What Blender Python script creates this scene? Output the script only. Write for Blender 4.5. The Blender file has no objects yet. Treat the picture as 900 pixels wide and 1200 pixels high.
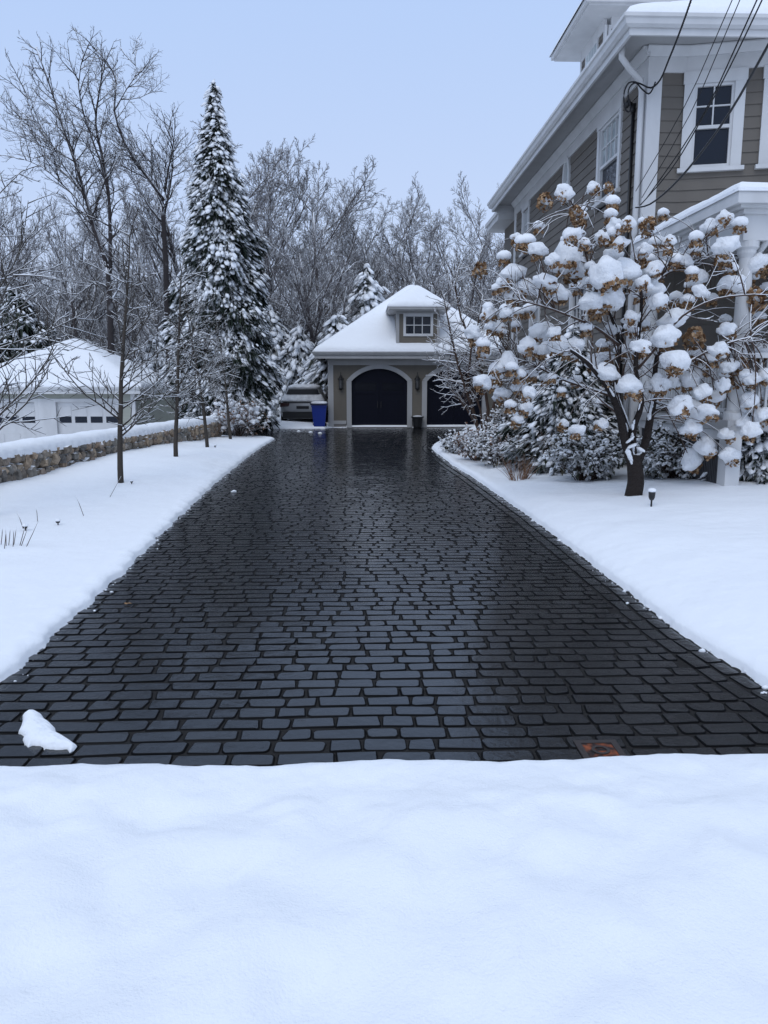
import bpy, math, random
import numpy as np
from mathutils import Vector, Matrix, noise as mnoise

R = math.radians
sc = bpy.context.scene
COL = sc.collection

# ------------------------------------------------------------------ camera
EYE = 1.75
PITCH = math.atan(150 / 901.0)
YAW = R(1.9)
cam_d = bpy.data.cameras.new("camera")
cam = bpy.data.objects.new("camera", cam_d)
COL.objects.link(cam)
cam.location = (0, 0, EYE)
cam.rotation_euler = (math.pi / 2 - PITCH, 0, -YAW)
cam_d.sensor_fit = 'VERTICAL'
cam_d.angle = 2 * math.atan(600 / 901.0)
cam_d.clip_start = 0.05
cam_d.clip_end = 1000
sc.camera = cam

# ------------------------------------------------------------------ sky, sun, exposure
SUN_EL, SUN_AZ = 48, 200
world = bpy.data.worlds.new("World")
sc.world = world
world.use_nodes = True
nt = world.node_tree
nt.nodes.clear()
w_out = nt.nodes.new('ShaderNodeOutputWorld')
w_bg = nt.nodes.new('ShaderNodeBackground')
w_bg.inputs['Strength'].default_value = 0.1
w_sky = nt.nodes.new('ShaderNodeTexSky')
w_sky.sky_type = 'NISHITA'
w_sky.sun_disc = False
w_sky.sun_elevation = R(SUN_EL)
w_sky.sun_rotation = R(SUN_AZ)
w_tc = nt.nodes.new('ShaderNodeTexCoord')
w_sep = nt.nodes.new('ShaderNodeSeparateXYZ')
w_n = nt.nodes.new('ShaderNodeTexNoise')
w_n.inputs['Scale'].default_value = 2.2
w_n.inputs['Detail'].default_value = 4
w_ad = nt.nodes.new('ShaderNodeMath'); w_ad.operation = 'MULTIPLY_ADD'
w_ad.inputs[1].default_value = 0.10; 
w_ramp = nt.nodes.new('ShaderNodeValToRGB')
e = w_ramp.color_ramp.elements
# an overcast sky: pale at the horizon, bluish low down, brighter and whiter overhead
e[0].position = 0.0; e[0].color = (0.60, 0.67, 0.86, 1)
e[1].position = 1.0; e[1].color = (0.80, 0.92, 1.12, 1)
for p, c in ((0.16, (0.555, 0.66, 0.89, 1)), (0.50, (0.455, 0.61, 0.92, 1)), (0.72, (0.60, 0.74, 1.0, 1))):
    k = e.new(p); k.color = c
w_mul = nt.nodes.new('ShaderNodeMix'); w_mul.data_type = 'RGBA'; w_mul.blend_type = 'MULTIPLY'
w_mul.inputs['Factor'].default_value = 1.0
w_mul.inputs['B'].default_value = (9.6, 9.6, 9.6, 1)
w_mix = nt.nodes.new('ShaderNodeMix'); w_mix.data_type = 'RGBA'
w_mix.inputs['Factor'].default_value = 0.9
L = nt.links.new
L(w_tc.outputs['Generated'], w_sep.inputs[0])
L(w_tc.outputs['Generated'], w_n.inputs['Vector'])
L(w_n.outputs['Fac'], w_ad.inputs[0]); L(w_sep.outputs['Z'], w_ad.inputs[2])
L(w_ad.outputs[0], w_ramp.inputs[0])
L(w_ramp.outputs[0], w_mul.inputs['A'])
L(w_sky.outputs[0], w_mix.inputs['A'])
L(w_mul.outputs['Result'], w_mix.inputs['B'])
L(w_mix.outputs['Result'], w_bg.inputs['Color'])
L(w_bg.outputs[0], w_out.inputs[0])

sun_d = bpy.data.lights.new("sun", 'SUN')
sun_d.energy = 0.6
sun_d.angle = R(35)
sun_d.color = (1.0, 0.97, 0.93)
sun = bpy.data.objects.new("sun", sun_d)
COL.objects.link(sun)
sun.rotation_euler = (R(90 - SUN_EL), 0, R(180 - SUN_AZ))

sc.view_settings.view_transform = 'Standard'
sc.view_settings.look = 'None'
sc.view_settings.gamma = 1
sc.view_settings.exposure = 0.2
sc.view_settings.use_curve_mapping = False
sc.render.engine = 'CYCLES'
sc.cycles.max_bounces = 6
sc.cycles.diffuse_bounces = 3
sc.cycles.glossy_bounces = 3
sc.cycles.use_denoising = True

# ------------------------------------------------------------------ measuring the place from the photograph
_f = np.array([math.sin(YAW) * math.cos(PITCH), math.cos(YAW) * math.cos(PITCH), -math.sin(PITCH)])
_r = np.array([math.cos(YAW), -math.sin(YAW), 0])
_u = np.cross(_r, _f)
_c = np.array([0, 0, EYE])
def ray(px, py): return _f + (px - 450) / 901.0 * _r - (py - 600) / 901.0 * _u
def GZ(px, py, z=0.0):
    d = ray(px, py); return _c + d * (z - EYE) / d[2]
def PY(px, py, Y):
    d = ray(px, py); return _c + d * Y / d[1]
def PX(px, py, X):
    d = ray(px, py); return _c + d * X / d[0]

# ------------------------------------------------------------------ mesh helpers
class MB:
    """collects vertices and faces and links them as ONE mesh object"""
    def __init__(s): s.v = []; s.f = []; s.n = 0; s.t = []
    def add(s, V, Fs, tint=0.5):
        V = np.asarray(V, float).reshape(-1, 3)
        s.v.append(V)
        s.t.append(np.full(len(V), tint) if np.isscalar(tint) else np.asarray(tint, float))
        for F in Fs:
            F = np.asarray(F, np.int64)
            if F.size: s.f.append(F + s.n)
        s.n += len(V)
    def box(s, a, b, tint=0.5):
        x0, y0, z0 = a; x1, y1, z1 = b
        s.add([(x0,y0,z0),(x1,y0,z0),(x1,y1,z0),(x0,y1,z0),(x0,y0,z1),(x1,y0,z1),(x1,y1,z1),(x0,y1,z1)],
              [np.array([(0,3,2,1),(4,5,6,7),(0,1,5,4),(1,2,6,5),(2,3,7,6),(3,0,4,7)])], tint)
    def quad(s, a, b, c, d): s.add([a, b, c, d], [np.array([(0,1,2,3)])])
    def prism(s, poly, fn, n0, n1):
        """poly: (u,v) outline extruded between n0 and n1; fn maps (u,v,n) to a point"""
        k = len(poly)
        V = [fn(u, v, n0) for u, v in poly] + [fn(u, v, n1) for u, v in poly]
        s.add(V, [np.array([(i, (i+1) % k, k + (i+1) % k, k + i) for i in range(k)]), np.array([list(range(k))[::-1]]), np.array([[k + i for i in range(k)]])])
    def lathe(s, prof, c=(0,0,0), k=16, tint=0.5):
        V = []; 
        for r, z in prof:
            for i in range(k):
                a = 2 * math.pi * i / k
                V.append((c[0] + r * math.cos(a), c[1] + r * math.sin(a), c[2] + z))
        m = len(prof)
        F = [(j*k+i, j*k+(i+1) % k, (j+1)*k+(i+1) % k, (j+1)*k+i) for j in range(m-1) for i in range(k)]
        s.add(V, [np.array(F), np.array([list(range(k))[::-1]]), np.array([[(m-1)*k+i for i in range(k)]])], tint)
    def tubes(s, lines, sides=4, tint=None):
        """lines: list of (points n x 3, radii n)"""
        groups = {}
        for i, (p, r) in enumerate(lines): groups.setdefault(len(p), []).append(i)
        for n, idx in groups.items():
            P = np.array([lines[i][0] for i in idx], float); Rr = np.array([lines[i][1] for i in idx], float)
            N = len(idx)
            T = np.empty_like(P)
            T[:, 1:-1] = P[:, 2:] - P[:, :-2]; T[:, 0] = P[:, 1] - P[:, 0]; T[:, -1] = P[:, -1] - P[:, -2]
            T /= np.linalg.norm(T, axis=2, keepdims=True) + 1e-9
            ref = np.where(np.abs(T[:, :1, 2:3]) > 0.9, np.array([[[1., 0, 0]]]), np.array([[[0, 0, 1.]]]))
            U = np.cross(T, np.broadcast_to(ref, T.shape)); U /= np.linalg.norm(U, axis=2, keepdims=True) + 1e-9
            W = np.cross(U, T)
            a = 2 * np.pi * (np.arange(sides) + 0.25) / sides
            V = P[:, :, None, :] + Rr[:, :, None, None] * (np.cos(a)[None, None, :, None] * U[:, :, None, :] + np.sin(a)[None, None, :, None] * W[:, :, None, :])
            base = (np.arange(N) * n * sides)[:, None, None]
            j = (np.arange(n - 1) * sides)[None, :, None]; k = np.arange(sides)[None, None, :]; k2 = (k + 1) % sides
            F = np.stack([base + j + k, base + j + k2, base + j + sides + k2, base + j + sides + k], axis=-1).reshape(-1, 4)
            t = 0.5 if tint is None else np.repeat(np.array([tint[i] for i in idx]), n * sides)
            s.add(V.reshape(-1, 3), [F[:, ::-1]], t)
            if sides > 4:
                s.f.append((base[:, 0, :] + np.arange(sides)[None, :]) + s.n - N * n * sides)
                s.f.append((base[:, 0, :] + (n - 1) * sides + np.arange(sides)[None, ::-1]) + s.n - N * n * sides)
    def build(s, name, mat, parent=None, smooth=False, local=False):
        V = np.concatenate(s.v) if s.v else np.zeros((0, 3))
        if parent is not None and not local: V = V - np.array(wloc(parent))
        me = bpy.data.meshes.new(name)
        nv = len(V)
        me.vertices.add(nv); me.vertices.foreach_set('co', V.astype(np.float32).ravel())
        tot = np.concatenate([np.full(len(F), F.shape[1]) for F in s.f]); li = np.concatenate([F.ravel() for F in s.f])
        me.loops.add(len(li)); me.loops.foreach_set('vertex_index', li.astype(np.int32))
        me.polygons.add(len(tot))
        st = np.zeros(len(tot), np.int32); st[1:] = np.cumsum(tot)[:-1]
        me.polygons.foreach_set('loop_start', st)
        me.polygons.foreach_set('use_smooth', np.full(len(tot), smooth) if np.isscalar(smooth) else smooth)
        at = me.attributes.new('tint', 'FLOAT', 'POINT')
        at.data.foreach_set('value', np.concatenate(s.t).astype(np.float32))
        me.update(calc_edges=True)
        me.materials.append(mat)
        o = bpy.data.objects.new(name, me)
        COL.objects.link(o)
        if parent is not None: o.parent = parent
        return o

def wloc(o):
    v = Vector((0, 0, 0))
    while o is not None: v += o.location; o = o.parent
    return v
def tag(o, label=None, cat=None, group=None, kind=None):
    if label: o['label'] = label
    if cat: o['category'] = cat
    if group: o['group'] = group
    if kind: o['kind'] = kind
    return o
def thing(name, loc, label, cat, group=None):
    o = bpy.data.objects.new(name, None); COL.objects.link(o)
    o.location = loc; o.empty_display_size = 0.2
    return tag(o, label, cat, group)
def dup(root, loc, rotz=0, label=None, scale=1.0):
    r = root.copy(); COL.objects.link(r)
    r.location = loc; r.rotation_euler = (0, 0, rotz); r.scale = (scale,) * 3
    if label: r['label'] = label
    for ch in list(root.children):
        c = ch.copy(); COL.objects.link(c); c.parent = r
        for g in list(ch.children):
            d = g.copy(); COL.objects.link(d); d.parent = c
    return r
def fbm(x, y=0.0, z=0.0, s=1.0): return mnoise.fractal(Vector((x * s, y * s, z * s)), 1.0, 2.0, 3)

# ------------------------------------------------------------------ materials
def mat(name, col, rough=0.6, spec=0.5, metal=0.0):
    m = bpy.data.materials.new(name); m.use_nodes = True
    b = m.node_tree.nodes['Principled BSDF']
    b.inputs['Base Color'].default_value = (*col, 1); b.inputs['Roughness'].default_value = rough
    b.inputs['Specular IOR Level'].default_value = spec; b.inputs['Metallic'].default_value = metal
    return m
def nd(m, t, **kw):
    n = m.node_tree.nodes.new(t)
    for k, v in kw.items():
        if k in n.inputs: n.inputs[k].default_value = v
        else: setattr(n, k, v)
    return n
def lk(m, a, b): m.node_tree.links.new(a, b)
def bsdf(m): return m.node_tree.nodes['Principled BSDF']
def bump(m, scale, dist, strength=1.0, detail=4, vec=None):
    n = nd(m, 'ShaderNodeTexNoise', Scale=scale, Detail=detail); g = nd(m, 'ShaderNodeTexCoord')
    lk(m, g.outputs['Object'], n.inputs['Vector'])
    b = nd(m, 'ShaderNodeBump', Strength=strength, Distance=dist)
    lk(m, n.outputs['Fac'], b.inputs['Height']); lk(m, b.outputs[0], bsdf(m).inputs['Normal'])
    return n
def vary(m, c0, c1, scale, detail=5, p0=0.3, p1=0.7, stretch=None):
    n = nd(m, 'ShaderNodeTexNoise', Scale=scale, Detail=detail); g = nd(m, 'ShaderNodeTexCoord')
    if stretch:
        mp = nd(m, 'ShaderNodeMapping', Scale=stretch); lk(m, g.outputs['Object'], mp.inputs['Vector']); lk(m, mp.outputs[0], n.inputs['Vector'])
    else: lk(m, g.outputs['Object'], n.inputs['Vector'])
    r = nd(m, 'ShaderNodeValToRGB'); e = r.color_ramp.elements
    e[0].position = p0; e[0].color = (*c0, 1); e[1].position = p1; e[1].color = (*c1, 1)
    lk(m, n.outputs['Fac'], r.inputs[0]); lk(m, r.outputs[0], bsdf(m).inputs['Base Color'])
    return r
SNOWC = (0.86, 0.88, 0.91)
def snow_on_top(m, src, lo=0.25, hi=0.55, nscale=3.0, namp=0.5):
    """snow lies on whatever faces up; patchy"""
    g = nd(m, 'ShaderNodeNewGeometry'); sp = nd(m, 'ShaderNodeSeparateXYZ'); lk(m, g.outputs['Normal'], sp.inputs[0])
    n = nd(m, 'ShaderNodeTexNoise', Scale=nscale, Detail=3); tc = nd(m, 'ShaderNodeTexCoord'); lk(m, tc.outputs['Object'], n.inputs['Vector'])
    a = nd(m, 'ShaderNodeMath', operation='MULTIPLY_ADD'); a.inputs[1].default_value = namp
    lk(m, n.outputs['Fac'], a.inputs[0]); lk(m, sp.outputs['Z'], a.inputs[2])
    mr = nd(m, 'ShaderNodeMapRange'); mr.inputs[1].default_value = lo + namp * 0.5; mr.inputs[2].default_value = hi + namp * 0.5
    lk(m, a.outputs[0], mr.inputs[0])
    mx = nd(m, 'ShaderNodeMix', data_type='RGBA'); lk(m, mr.outputs[0], mx.inputs['Factor'])
    if isinstance(src, tuple): mx.inputs['A'].default_value = (*src, 1)
    else: lk(m, src, mx.inputs['A'])
    mx.inputs['B'].default_value = (*SNOWC, 1)
    lk(m, mx.outputs['Result'], bsdf(m).inputs['Base Color'])
    return m
def tint_ramp(m, cols):
    a = nd(m, 'ShaderNodeAttribute', attribute_name='tint'); r = nd(m, 'ShaderNodeValToRGB'); e = r.color_ramp.elements
    e[0].color = (*cols[0], 1); e[1].color = (*cols[-1], 1)
    for i, c in enumerate(cols[1:-1]): k = e.new((i + 1) / (len(cols) - 1)); k.color = (*c, 1)
    lk(m, a.outputs['Fac'], r.inputs[0])
    return r.outputs[0]

def make_snow(name, s1=120, d1=0.007, st=0.5):
    m = mat(name, SNOWC, 0.75, 0.25)
    tc = nd(m, 'ShaderNodeTexCoord')
    n1 = nd(m, 'ShaderNodeTexNoise', Scale=s1, Detail=5); n2 = nd(m, 'ShaderNodeTexNoise', Scale=4.0, Detail=4)
    lk(m, tc.outputs['Object'], n1.inputs['Vector']); lk(m, tc.outputs['Object'], n2.inputs['Vector'])
    b1 = nd(m, 'ShaderNodeBump', Strength=st, Distance=d1); b2 = nd(m, 'ShaderNodeBump', Strength=0.5, Distance=0.05)
    lk(m, n1.outputs['Fac'], b1.inputs['Height']); lk(m, n2.outputs['Fac'], b2.inputs['Height'])
    lk(m, b2.outputs[0], b1.inputs['Normal']); lk(m, b1.outputs[0], bsdf(m).inputs['Normal'])
    b = bsdf(m); b.inputs['Subsurface Weight'].default_value = 0.0
    return m
M_SNOW = make_snow('fresh_snow')
M_SNOWC = make_snow('clinging_snow', 30, 0.02, 0.45)
M_BARK_FAR = snow_on_top(mat('bark_far', (0.06, 0.05, 0.048), 0.9, 0.2), (0.085, 0.074, 0.074), 0.05, 0.45, 1.2, 0.8)
M_BARK_BIG = snow_on_top(mat('bark_big', (0.05, 0.04, 0.035), 0.9, 0.2), (0.042, 0.036, 0.036), 0.12, 0.5, 1.5, 0.8)
M_BARK_YOUNG = snow_on_top(mat('bark_young', (0.10, 0.085, 0.07), 0.85, 0.2), (0.062, 0.053, 0.045), 0.5, 0.75, 4, 0.5)
M_BARK_HYD = mat('bark_hydrangea', (0.05, 0.04, 0.035), 0.9, 0.2)
snow_on_top(M_BARK_HYD, (0.030, 0.024, 0.022), 0.55, 0.75, 9, 0.7)
bump(M_BARK_HYD, 28, 0.05)
M_TWIG = snow_on_top(mat('twig', (0.08, 0.055, 0.045), 0.85, 0.2), (0.075, 0.05, 0.04), 0.3, 0.55, 8, 0.5)
M_NEEDLE = mat('evergreen_spray', (0.02, 0.03, 0.02), 0.8, 0.2)
snow_on_top(M_NEEDLE, tint_ramp(M_NEEDLE, [(0.008, 0.013, 0.011), (0.018, 0.027, 0.02), (0.035, 0.045, 0.03)]), 0.6, 0.95, 2.5, 0.9)
M_NEEDLE_FAR = mat('conifer_far', (0.03, 0.04, 0.035), 0.85, 0.2)
snow_on_top(M_NEEDLE_FAR, tint_ramp(M_NEEDLE_FAR, [(0.012, 0.018, 0.016), (0.03, 0.038, 0.032), (0.05, 0.055, 0.045)]), 0.45, 0.9, 2, 0.9)
M_PETAL = mat('dry_petal', (0.2, 0.1, 0.04), 0.85, 0.15)
lk(M_PETAL, tint_ramp(M_PETAL, [(0.08, 0.038, 0.02), (0.25, 0.145, 0.075), (0.44, 0.30, 0.18)]), bsdf(M_PETAL).inputs['Base Color'])
M_LEAF_TAN = mat('dry_leaf', (0.25, 0.16, 0.1), 0.85, 0.15)
snow_on_top(M_LEAF_TAN, tint_ramp(M_LEAF_TAN, [(0.08, 0.04, 0.025), (0.22, 0.12, 0.075), (0.33, 0.21, 0.14)]), 0.5, 0.9, 4, 0.6)
M_LEAF_DARK = mat('shrub_leaf', (0.05, 0.05, 0.035), 0.7, 0.3)
snow_on_top(M_LEAF_DARK, tint_ramp(M_LEAF_DARK, [(0.018, 0.022, 0.016), (0.04, 0.045, 0.03), (0.09, 0.07, 0.045)]), 0.35, 0.8, 6, 0.7)
M_STALK = mat('dry_stalk', (0.22, 0.16, 0.11), 0.8, 0.2)

# painted wood
def paint(name, c, rough=0.5):
    m = mat(name, c, rough, 0.4); k = 0.9
    vary(m, tuple(x * k for x in c), c, 2.5, 6, 0.35, 0.6, (1, 1, 0.4)); return m
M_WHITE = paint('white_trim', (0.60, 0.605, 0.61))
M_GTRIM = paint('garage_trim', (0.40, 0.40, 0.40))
M_SOFFIT = paint('soffit_shaded_white', (0.40, 0.40, 0.40))  # white darkened below the trim, holding the shade under the eaves
M_TAUPE = paint('taupe_siding', (0.135, 0.121, 0.105), 0.65)
M_TAUPE2 = paint('garage_siding', (0.150, 0.133, 0.108), 0.65)
M_SAGE = paint('sage_siding', (0.36, 0.37, 0.32), 0.65)
M_NAVY = mat('navy_paint', (0.003, 0.004, 0.012), 0.55, 0.18)
M_DARK = mat('shade_black', (0.012, 0.012, 0.014), 0.8, 0.2)  # near-black colour standing in for the shade in unlit hollows and gaps
M_GREY_FOUND = mat('foundation', (0.2, 0.19, 0.18), 0.9, 0.2); bump(M_GREY_FOUND, 30, 0.02)
M_SHINGLE = mat('shingle', (0.06, 0.058, 0.06), 0.9, 0.2); bump(M_SHINGLE, 25, 0.03)
M_GLASS = mat('window_glass', (0.006, 0.010, 0.020), 0.03, 0.35)
bump(M_GLASS, 1.6, .02, .25, 2)
M_DOORGLASS = mat('door_glass', (0.004, 0.005, 0.010), 0.25, 0.15)
M_GLASS_PALE = mat('pale_glass', (0.30, 0.36, 0.38), 0.05, 0.6)
vary(M_GLASS_PALE, (0.16, 0.20, 0.22), (0.48, 0.54, 0.55), 1.6, 3, 0.35, 0.6)  # pane colour mottled between a greyer and a paler tone
M_BLACK = mat('black_metal', (0.012, 0.012, 0.013), 0.45, 0.5)
M_CABLE = mat('black_cable', (0.012, 0.012, 0.014), 0.6, 0.3)
M_CABLE_GREY = mat('grey_cable', (0.16, 0.16, 0.17), 0.6, 0.3)
M_LAMP_GLASS = mat('lantern_glass', (0.07, 0.07, 0.07), 0.15, 0.5)
M_RUST = mat('rusty_iron', (0.2, 0.06, 0.025), 0.75, 0.3)
vary(M_RUST, (0.015, 0.011, 0.011), (0.26, 0.065, 0.022), 17, 6, 0.44, 0.66)
M_RUSTD = mat('dark_iron', (0.03, 0.022, 0.02), 0.5, 0.4)
M_BLUE = mat('blue_plastic', (0.008, 0.03, 0.24), 0.45, 0.4)
M_LID = mat('dark_lid', (0.012, 0.016, 0.05), 0.5, 0.4)
M_CAR = mat('silver_paint', (0.30, 0.305, 0.315), 0.4, 0.5, 0.3)
M_TYRE = mat('tyre', (0.015, 0.015, 0.015), 0.85, 0.2)
M_CARBLK = mat('black_plastic', (0.012, 0.012, 0.013), 0.5, 0.4)
M_TAIL = mat('tail_lamp', (0.03, 0.006, 0.007), 0.2, 0.6)
M_CARSNOW = mat('shaded_snow', (0.5, 0.51, 0.53), 0.8, 0.2)  # snow greyed so that the shade over the car sits in its colour
vary(M_CARSNOW, (0.55, 0.56, 0.58), (0.84, 0.85, 0.87), 5, 6, 0.3, 0.7)
M_STONE = mat('field_stone', (0.3, 0.25, 0.2), 0.9, 0.2)
_s = tint_ramp(M_STONE, [(0.14, 0.135, 0.13), (0.32, 0.26, 0.20), (0.24, 0.23, 0.21), (0.45, 0.35, 0.25), (0.31, 0.23, 0.17), (0.38, 0.35, 0.31)])
_n = nd(M_STONE, 'ShaderNodeTexNoise', Scale=14.0, Detail=6); _tc = nd(M_STONE, 'ShaderNodeTexCoord'); lk(M_STONE, _tc.outputs['Object'], _n.inputs['Vector'])
_mr = nd(M_STONE, 'ShaderNodeMapRange'); _mr.inputs[1].default_value = .3; _mr.inputs[2].default_value = .7; _mr.inputs[3].default_value = .5; _mr.inputs[4].default_value = 1.15
lk(M_STONE, _n.outputs['Fac'], _mr.inputs[0])
_mx = nd(M_STONE, 'ShaderNodeMix', data_type='RGBA', blend_type='MULTIPLY'); _mx.inputs['Factor'].default_value = 1
lk(M_STONE, _s, _mx.inputs['A']); lk(M_STONE, _mr.outputs[0], _mx.inputs['B'])
snow_on_top(M_STONE, _mx.outputs['Result'], 0.72, 0.9, 6, 0.5)
_b = nd(M_STONE, 'ShaderNodeBump', Strength=0.8, Distance=0.03); lk(M_STONE, _n.outputs['Fac'], _b.inputs['Height']); lk(M_STONE, _b.outputs[0], bsdf(M_STONE).inputs['Normal'])

# wet black paving: stones and joints
M_PAVE = mat('wet_cobble', (0.016, 0.017, 0.021), 0.22, 0.5)
lk(M_PAVE, tint_ramp(M_PAVE, [(0.003, 0.0031, 0.0036), (0.0055, 0.0056, 0.0064), (0.0115, 0.0113, 0.0118)]), bsdf(M_PAVE).inputs['Base Color'])
_tc = nd(M_PAVE, 'ShaderNodeTexCoord')
_n1 = nd(M_PAVE, 'ShaderNodeTexNoise', Scale=9.0, Detail=6, Roughness=0.6); lk(M_PAVE, _tc.outputs['Object'], _n1.inputs['Vector'])
_n2 = nd(M_PAVE, 'ShaderNodeTexNoise', Scale=1.1, Detail=4); lk(M_PAVE, _tc.outputs['Object'], _n2.inputs['Vector'])
_ad = nd(M_PAVE, 'ShaderNodeMath', operation='ADD'); lk(M_PAVE, _n1.outputs['Fac'], _ad.inputs[0]); lk(M_PAVE, _n2.outputs['Fac'], _ad.inputs[1])
_mr = nd(M_PAVE, 'ShaderNodeMapRange'); _mr.inputs[1].default_value = .75; _mr.inputs[2].default_value = 1.25; _mr.inputs[3].default_value = .02; _mr.inputs[4].default_value = .16
lk(M_PAVE, _ad.outputs[0], _mr.inputs[0])
# the worn tops hold a film of water, the rough flanks do not
_gn2 = nd(M_PAVE, 'ShaderNodeNewGeometry'); _sp = nd(M_PAVE, 'ShaderNodeSeparateXYZ'); lk(M_PAVE, _gn2.outputs['Normal'], _sp.inputs[0])
_fl = nd(M_PAVE, 'ShaderNodeMapRange'); _fl.inputs[1].default_value = .955; _fl.inputs[2].default_value = .992; _fl.inputs[3].default_value = .75; _fl.inputs[4].default_value = 0
lk(M_PAVE, _sp.outputs['Z'], _fl.inputs[0]); _mx2 = nd(M_PAVE, 'ShaderNodeMath', operation='MAXIMUM'); lk(M_PAVE, _fl.outputs[0], _mx2.inputs[0]); lk(M_PAVE, _mr.outputs[0], _mx2.inputs[1]); lk(M_PAVE, _mx2.outputs[0], bsdf(M_PAVE).inputs['Roughness'])
_sl = nd(M_PAVE, 'ShaderNodeMapRange'); _sl.inputs[1].default_value = 0; _sl.inputs[2].default_value = .75; _sl.inputs[3].default_value = .5; _sl.inputs[4].default_value = .06
lk(M_PAVE, _fl.outputs[0], _sl.inputs[0]); lk(M_PAVE, _sl.outputs[0], bsdf(M_PAVE).inputs['Specular IOR Level'])
_n3 = nd(M_PAVE, 'ShaderNodeTexNoise', Scale=13.0, Detail=6, Roughness=0.6); lk(M_PAVE, _tc.outputs['Object'], _n3.inputs['Vector'])
_b = nd(M_PAVE, 'ShaderNodeBump', Strength=0.30, Distance=0.014); lk(M_PAVE, _n3.outputs['Fac'], _b.inputs['Height']); lk(M_PAVE, _b.outputs[0], bsdf(M_PAVE).inputs['Normal'])
M_JOINT = mat('wet_joint', (0.014, 0.0125, 0.0115), 0.75, 0.2); bump(M_JOINT, 60, 0.01)

# ================================================================== GROUND
rng = np.random.default_rng(11)
def lerp_tab(tab):
    ys = np.array([t[0] for t in tab]); xs = np.array([t[1] for t in tab])
    return lambda y: np.interp(y, ys, xs)
_xl = lerp_tab([(2.9,-2.75),(3.3,-2.45),(3.8,-2.2),(4.45,-2.13),(5.3,-2.16),(7.3,-2.23),(9.6,-2.37),(13.6,-2.56),(18.9,-2.7),(22,-2.74),(24.2,-2.70),(24.9,-2.72),(25.25,-2.95),(25.5,-3.5),(25.7,-4.3),(26,-5.5),(26.6,-6.6),(40,-6.6)])
_xr = lerp_tab([(2.9,2.6),(3.3,2.52),(4.2,2.38),(5.1,2.29),(7.9,2.29),(10.1,2.28),(14.4,2.17),(16.7,2.06),(20.4,2.0),(21.2,2.03),(21.9,2.12),(23.5,2.48),(25.5,3.1),(27.5,3.7),(28.6,4.4),(29.4,5.6),(30.2,7),(40,7)])
def xl(y): return _xl(y) + 0.03 * np.sin(y * 9.1) * np.sin(y * 3.7 + 1) + 0.014 * np.abs(np.sin(y * 12.1 + np.sin(y * 3))) + 0.010 * np.sin(y * 31 + 2)
def xr(y): return _xr(y) + 0.012 * np.sin(y * 7.3) * np.sin(y * 2.9 + 2) + 0.006 * np.sin(y * 27)
def yfront(x): return 3.215 + 0.10 * np.clip((np.abs(x - 0.1) - 1.25) / 1.0, 0, 2) ** 2 + 0.018 * np.sin(x * 5.1 + 1) + 0.006 * np.sin(x * 19)
YBACK = 31.5
def yback(x): return np.where(x < -1.2, 30.75 + 0.07 * np.sin(x * 3), YBACK)

# drive outline as a polygon for distances
poly = []
for y in np.concatenate([np.arange(3.25, 9, 0.06), np.arange(9, 26.6, 0.1)]): poly.append((float(xl(y)), y))
poly += [(-6.6, 30.7)] + [(x, float(yback(np.array(x)))) for x in np.linspace(-6.5, -1.25, 30)] + [(-1.19, YBACK), (7, YBACK)]
for y in np.concatenate([np.arange(30.2, 9, -0.1), np.arange(9, 3.2, -0.06)]): poly.append((float(xr(y)), y))
for x in np.arange(float(xr(3.25)), float(xl(3.25)), -0.05): poly.append((x, float(yfront(np.array(x)))))
poly = np.array(poly)
def sdist(X, Y):
    """distance to the drive outline, negative on the drive"""
    A = poly; B = np.roll(poly, -1, 0); E = B - A; EE = (E ** 2).sum(1) + 1e-12
    out = np.empty(len(X))
    for i in range(0, len(X), 4000):
        x = X[i:i+4000, None]; y = Y[i:i+4000, None]
        t = np.clip(((x - A[:, 0]) * E[:, 0] + (y - A[:, 1]) * E[:, 1]) / EE, 0, 1)
        d = np.sqrt(((x - A[:, 0] - t * E[:, 0]) ** 2 + (y - A[:, 1] - t * E[:, 1]) ** 2).min(1))
        c = ((A[:, 1] > y) != (B[:, 1] > y)) & (x < (B[:, 0] - A[:, 0]) * (y - A[:, 1]) / (B[:, 1] - A[:, 1] + 1e-12) + A[:, 0])
        inside = c.sum(1) % 2 == 1
        out[i:i+4000] = np.where(inside, -d, d)
    return out
def sm(a, b, x):
    t = np.clip((x - a) / (b - a), 0, 1); return t * t * (3 - 2 * t)
def wallx(y): return -5.97 + (y - 13.0) * (1.30 / 11.3)
def base_h(X, Y):
    z = 0.05 * sm(0.5, 3.0, np.abs(X) - 2.2)
    z = z + 0.12 * sm(0.6, 4, X - 2.3) * sm(5, 9, Y)                        # bed rises to the house
    left = sm(0.3, 2.5, wallx(Y) - X) * sm(6, 9, Y)
    z = z - 1.2 * left
    return z
_gn = [(rng.uniform(-1, 1, 2) * k, rng.uniform(0, 6.28), a) for k, a in [(0.5, .03)] * 3 + [(1.4, .02)] * 4 + [(3.5, .009)] * 5 + [(8, .0035)] * 6]
def undul(X, Y):
    z = 0
    for k, p, a in _gn: z = z + a * np.sin(k[0] * X + k[1] * Y + p)
    return z
_bn = [(rng.normal(0, 1, 2) * k, rng.uniform(0, 6.28), a) for k, a in [(2.2, .007)] * 5 + [(5, .0058)] * 8 + [(11, .0038)] * 10 + [(24, .0014)] * 10]
def bank_lumps(X, Y):
    z = 0
    for k, p, a in _bn: z = z + a * np.sin(k[0] * X + k[1] * Y + p + 1.2 * np.sin(k[1] * X * .7 - k[0] * Y * .6))
    return z
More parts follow.
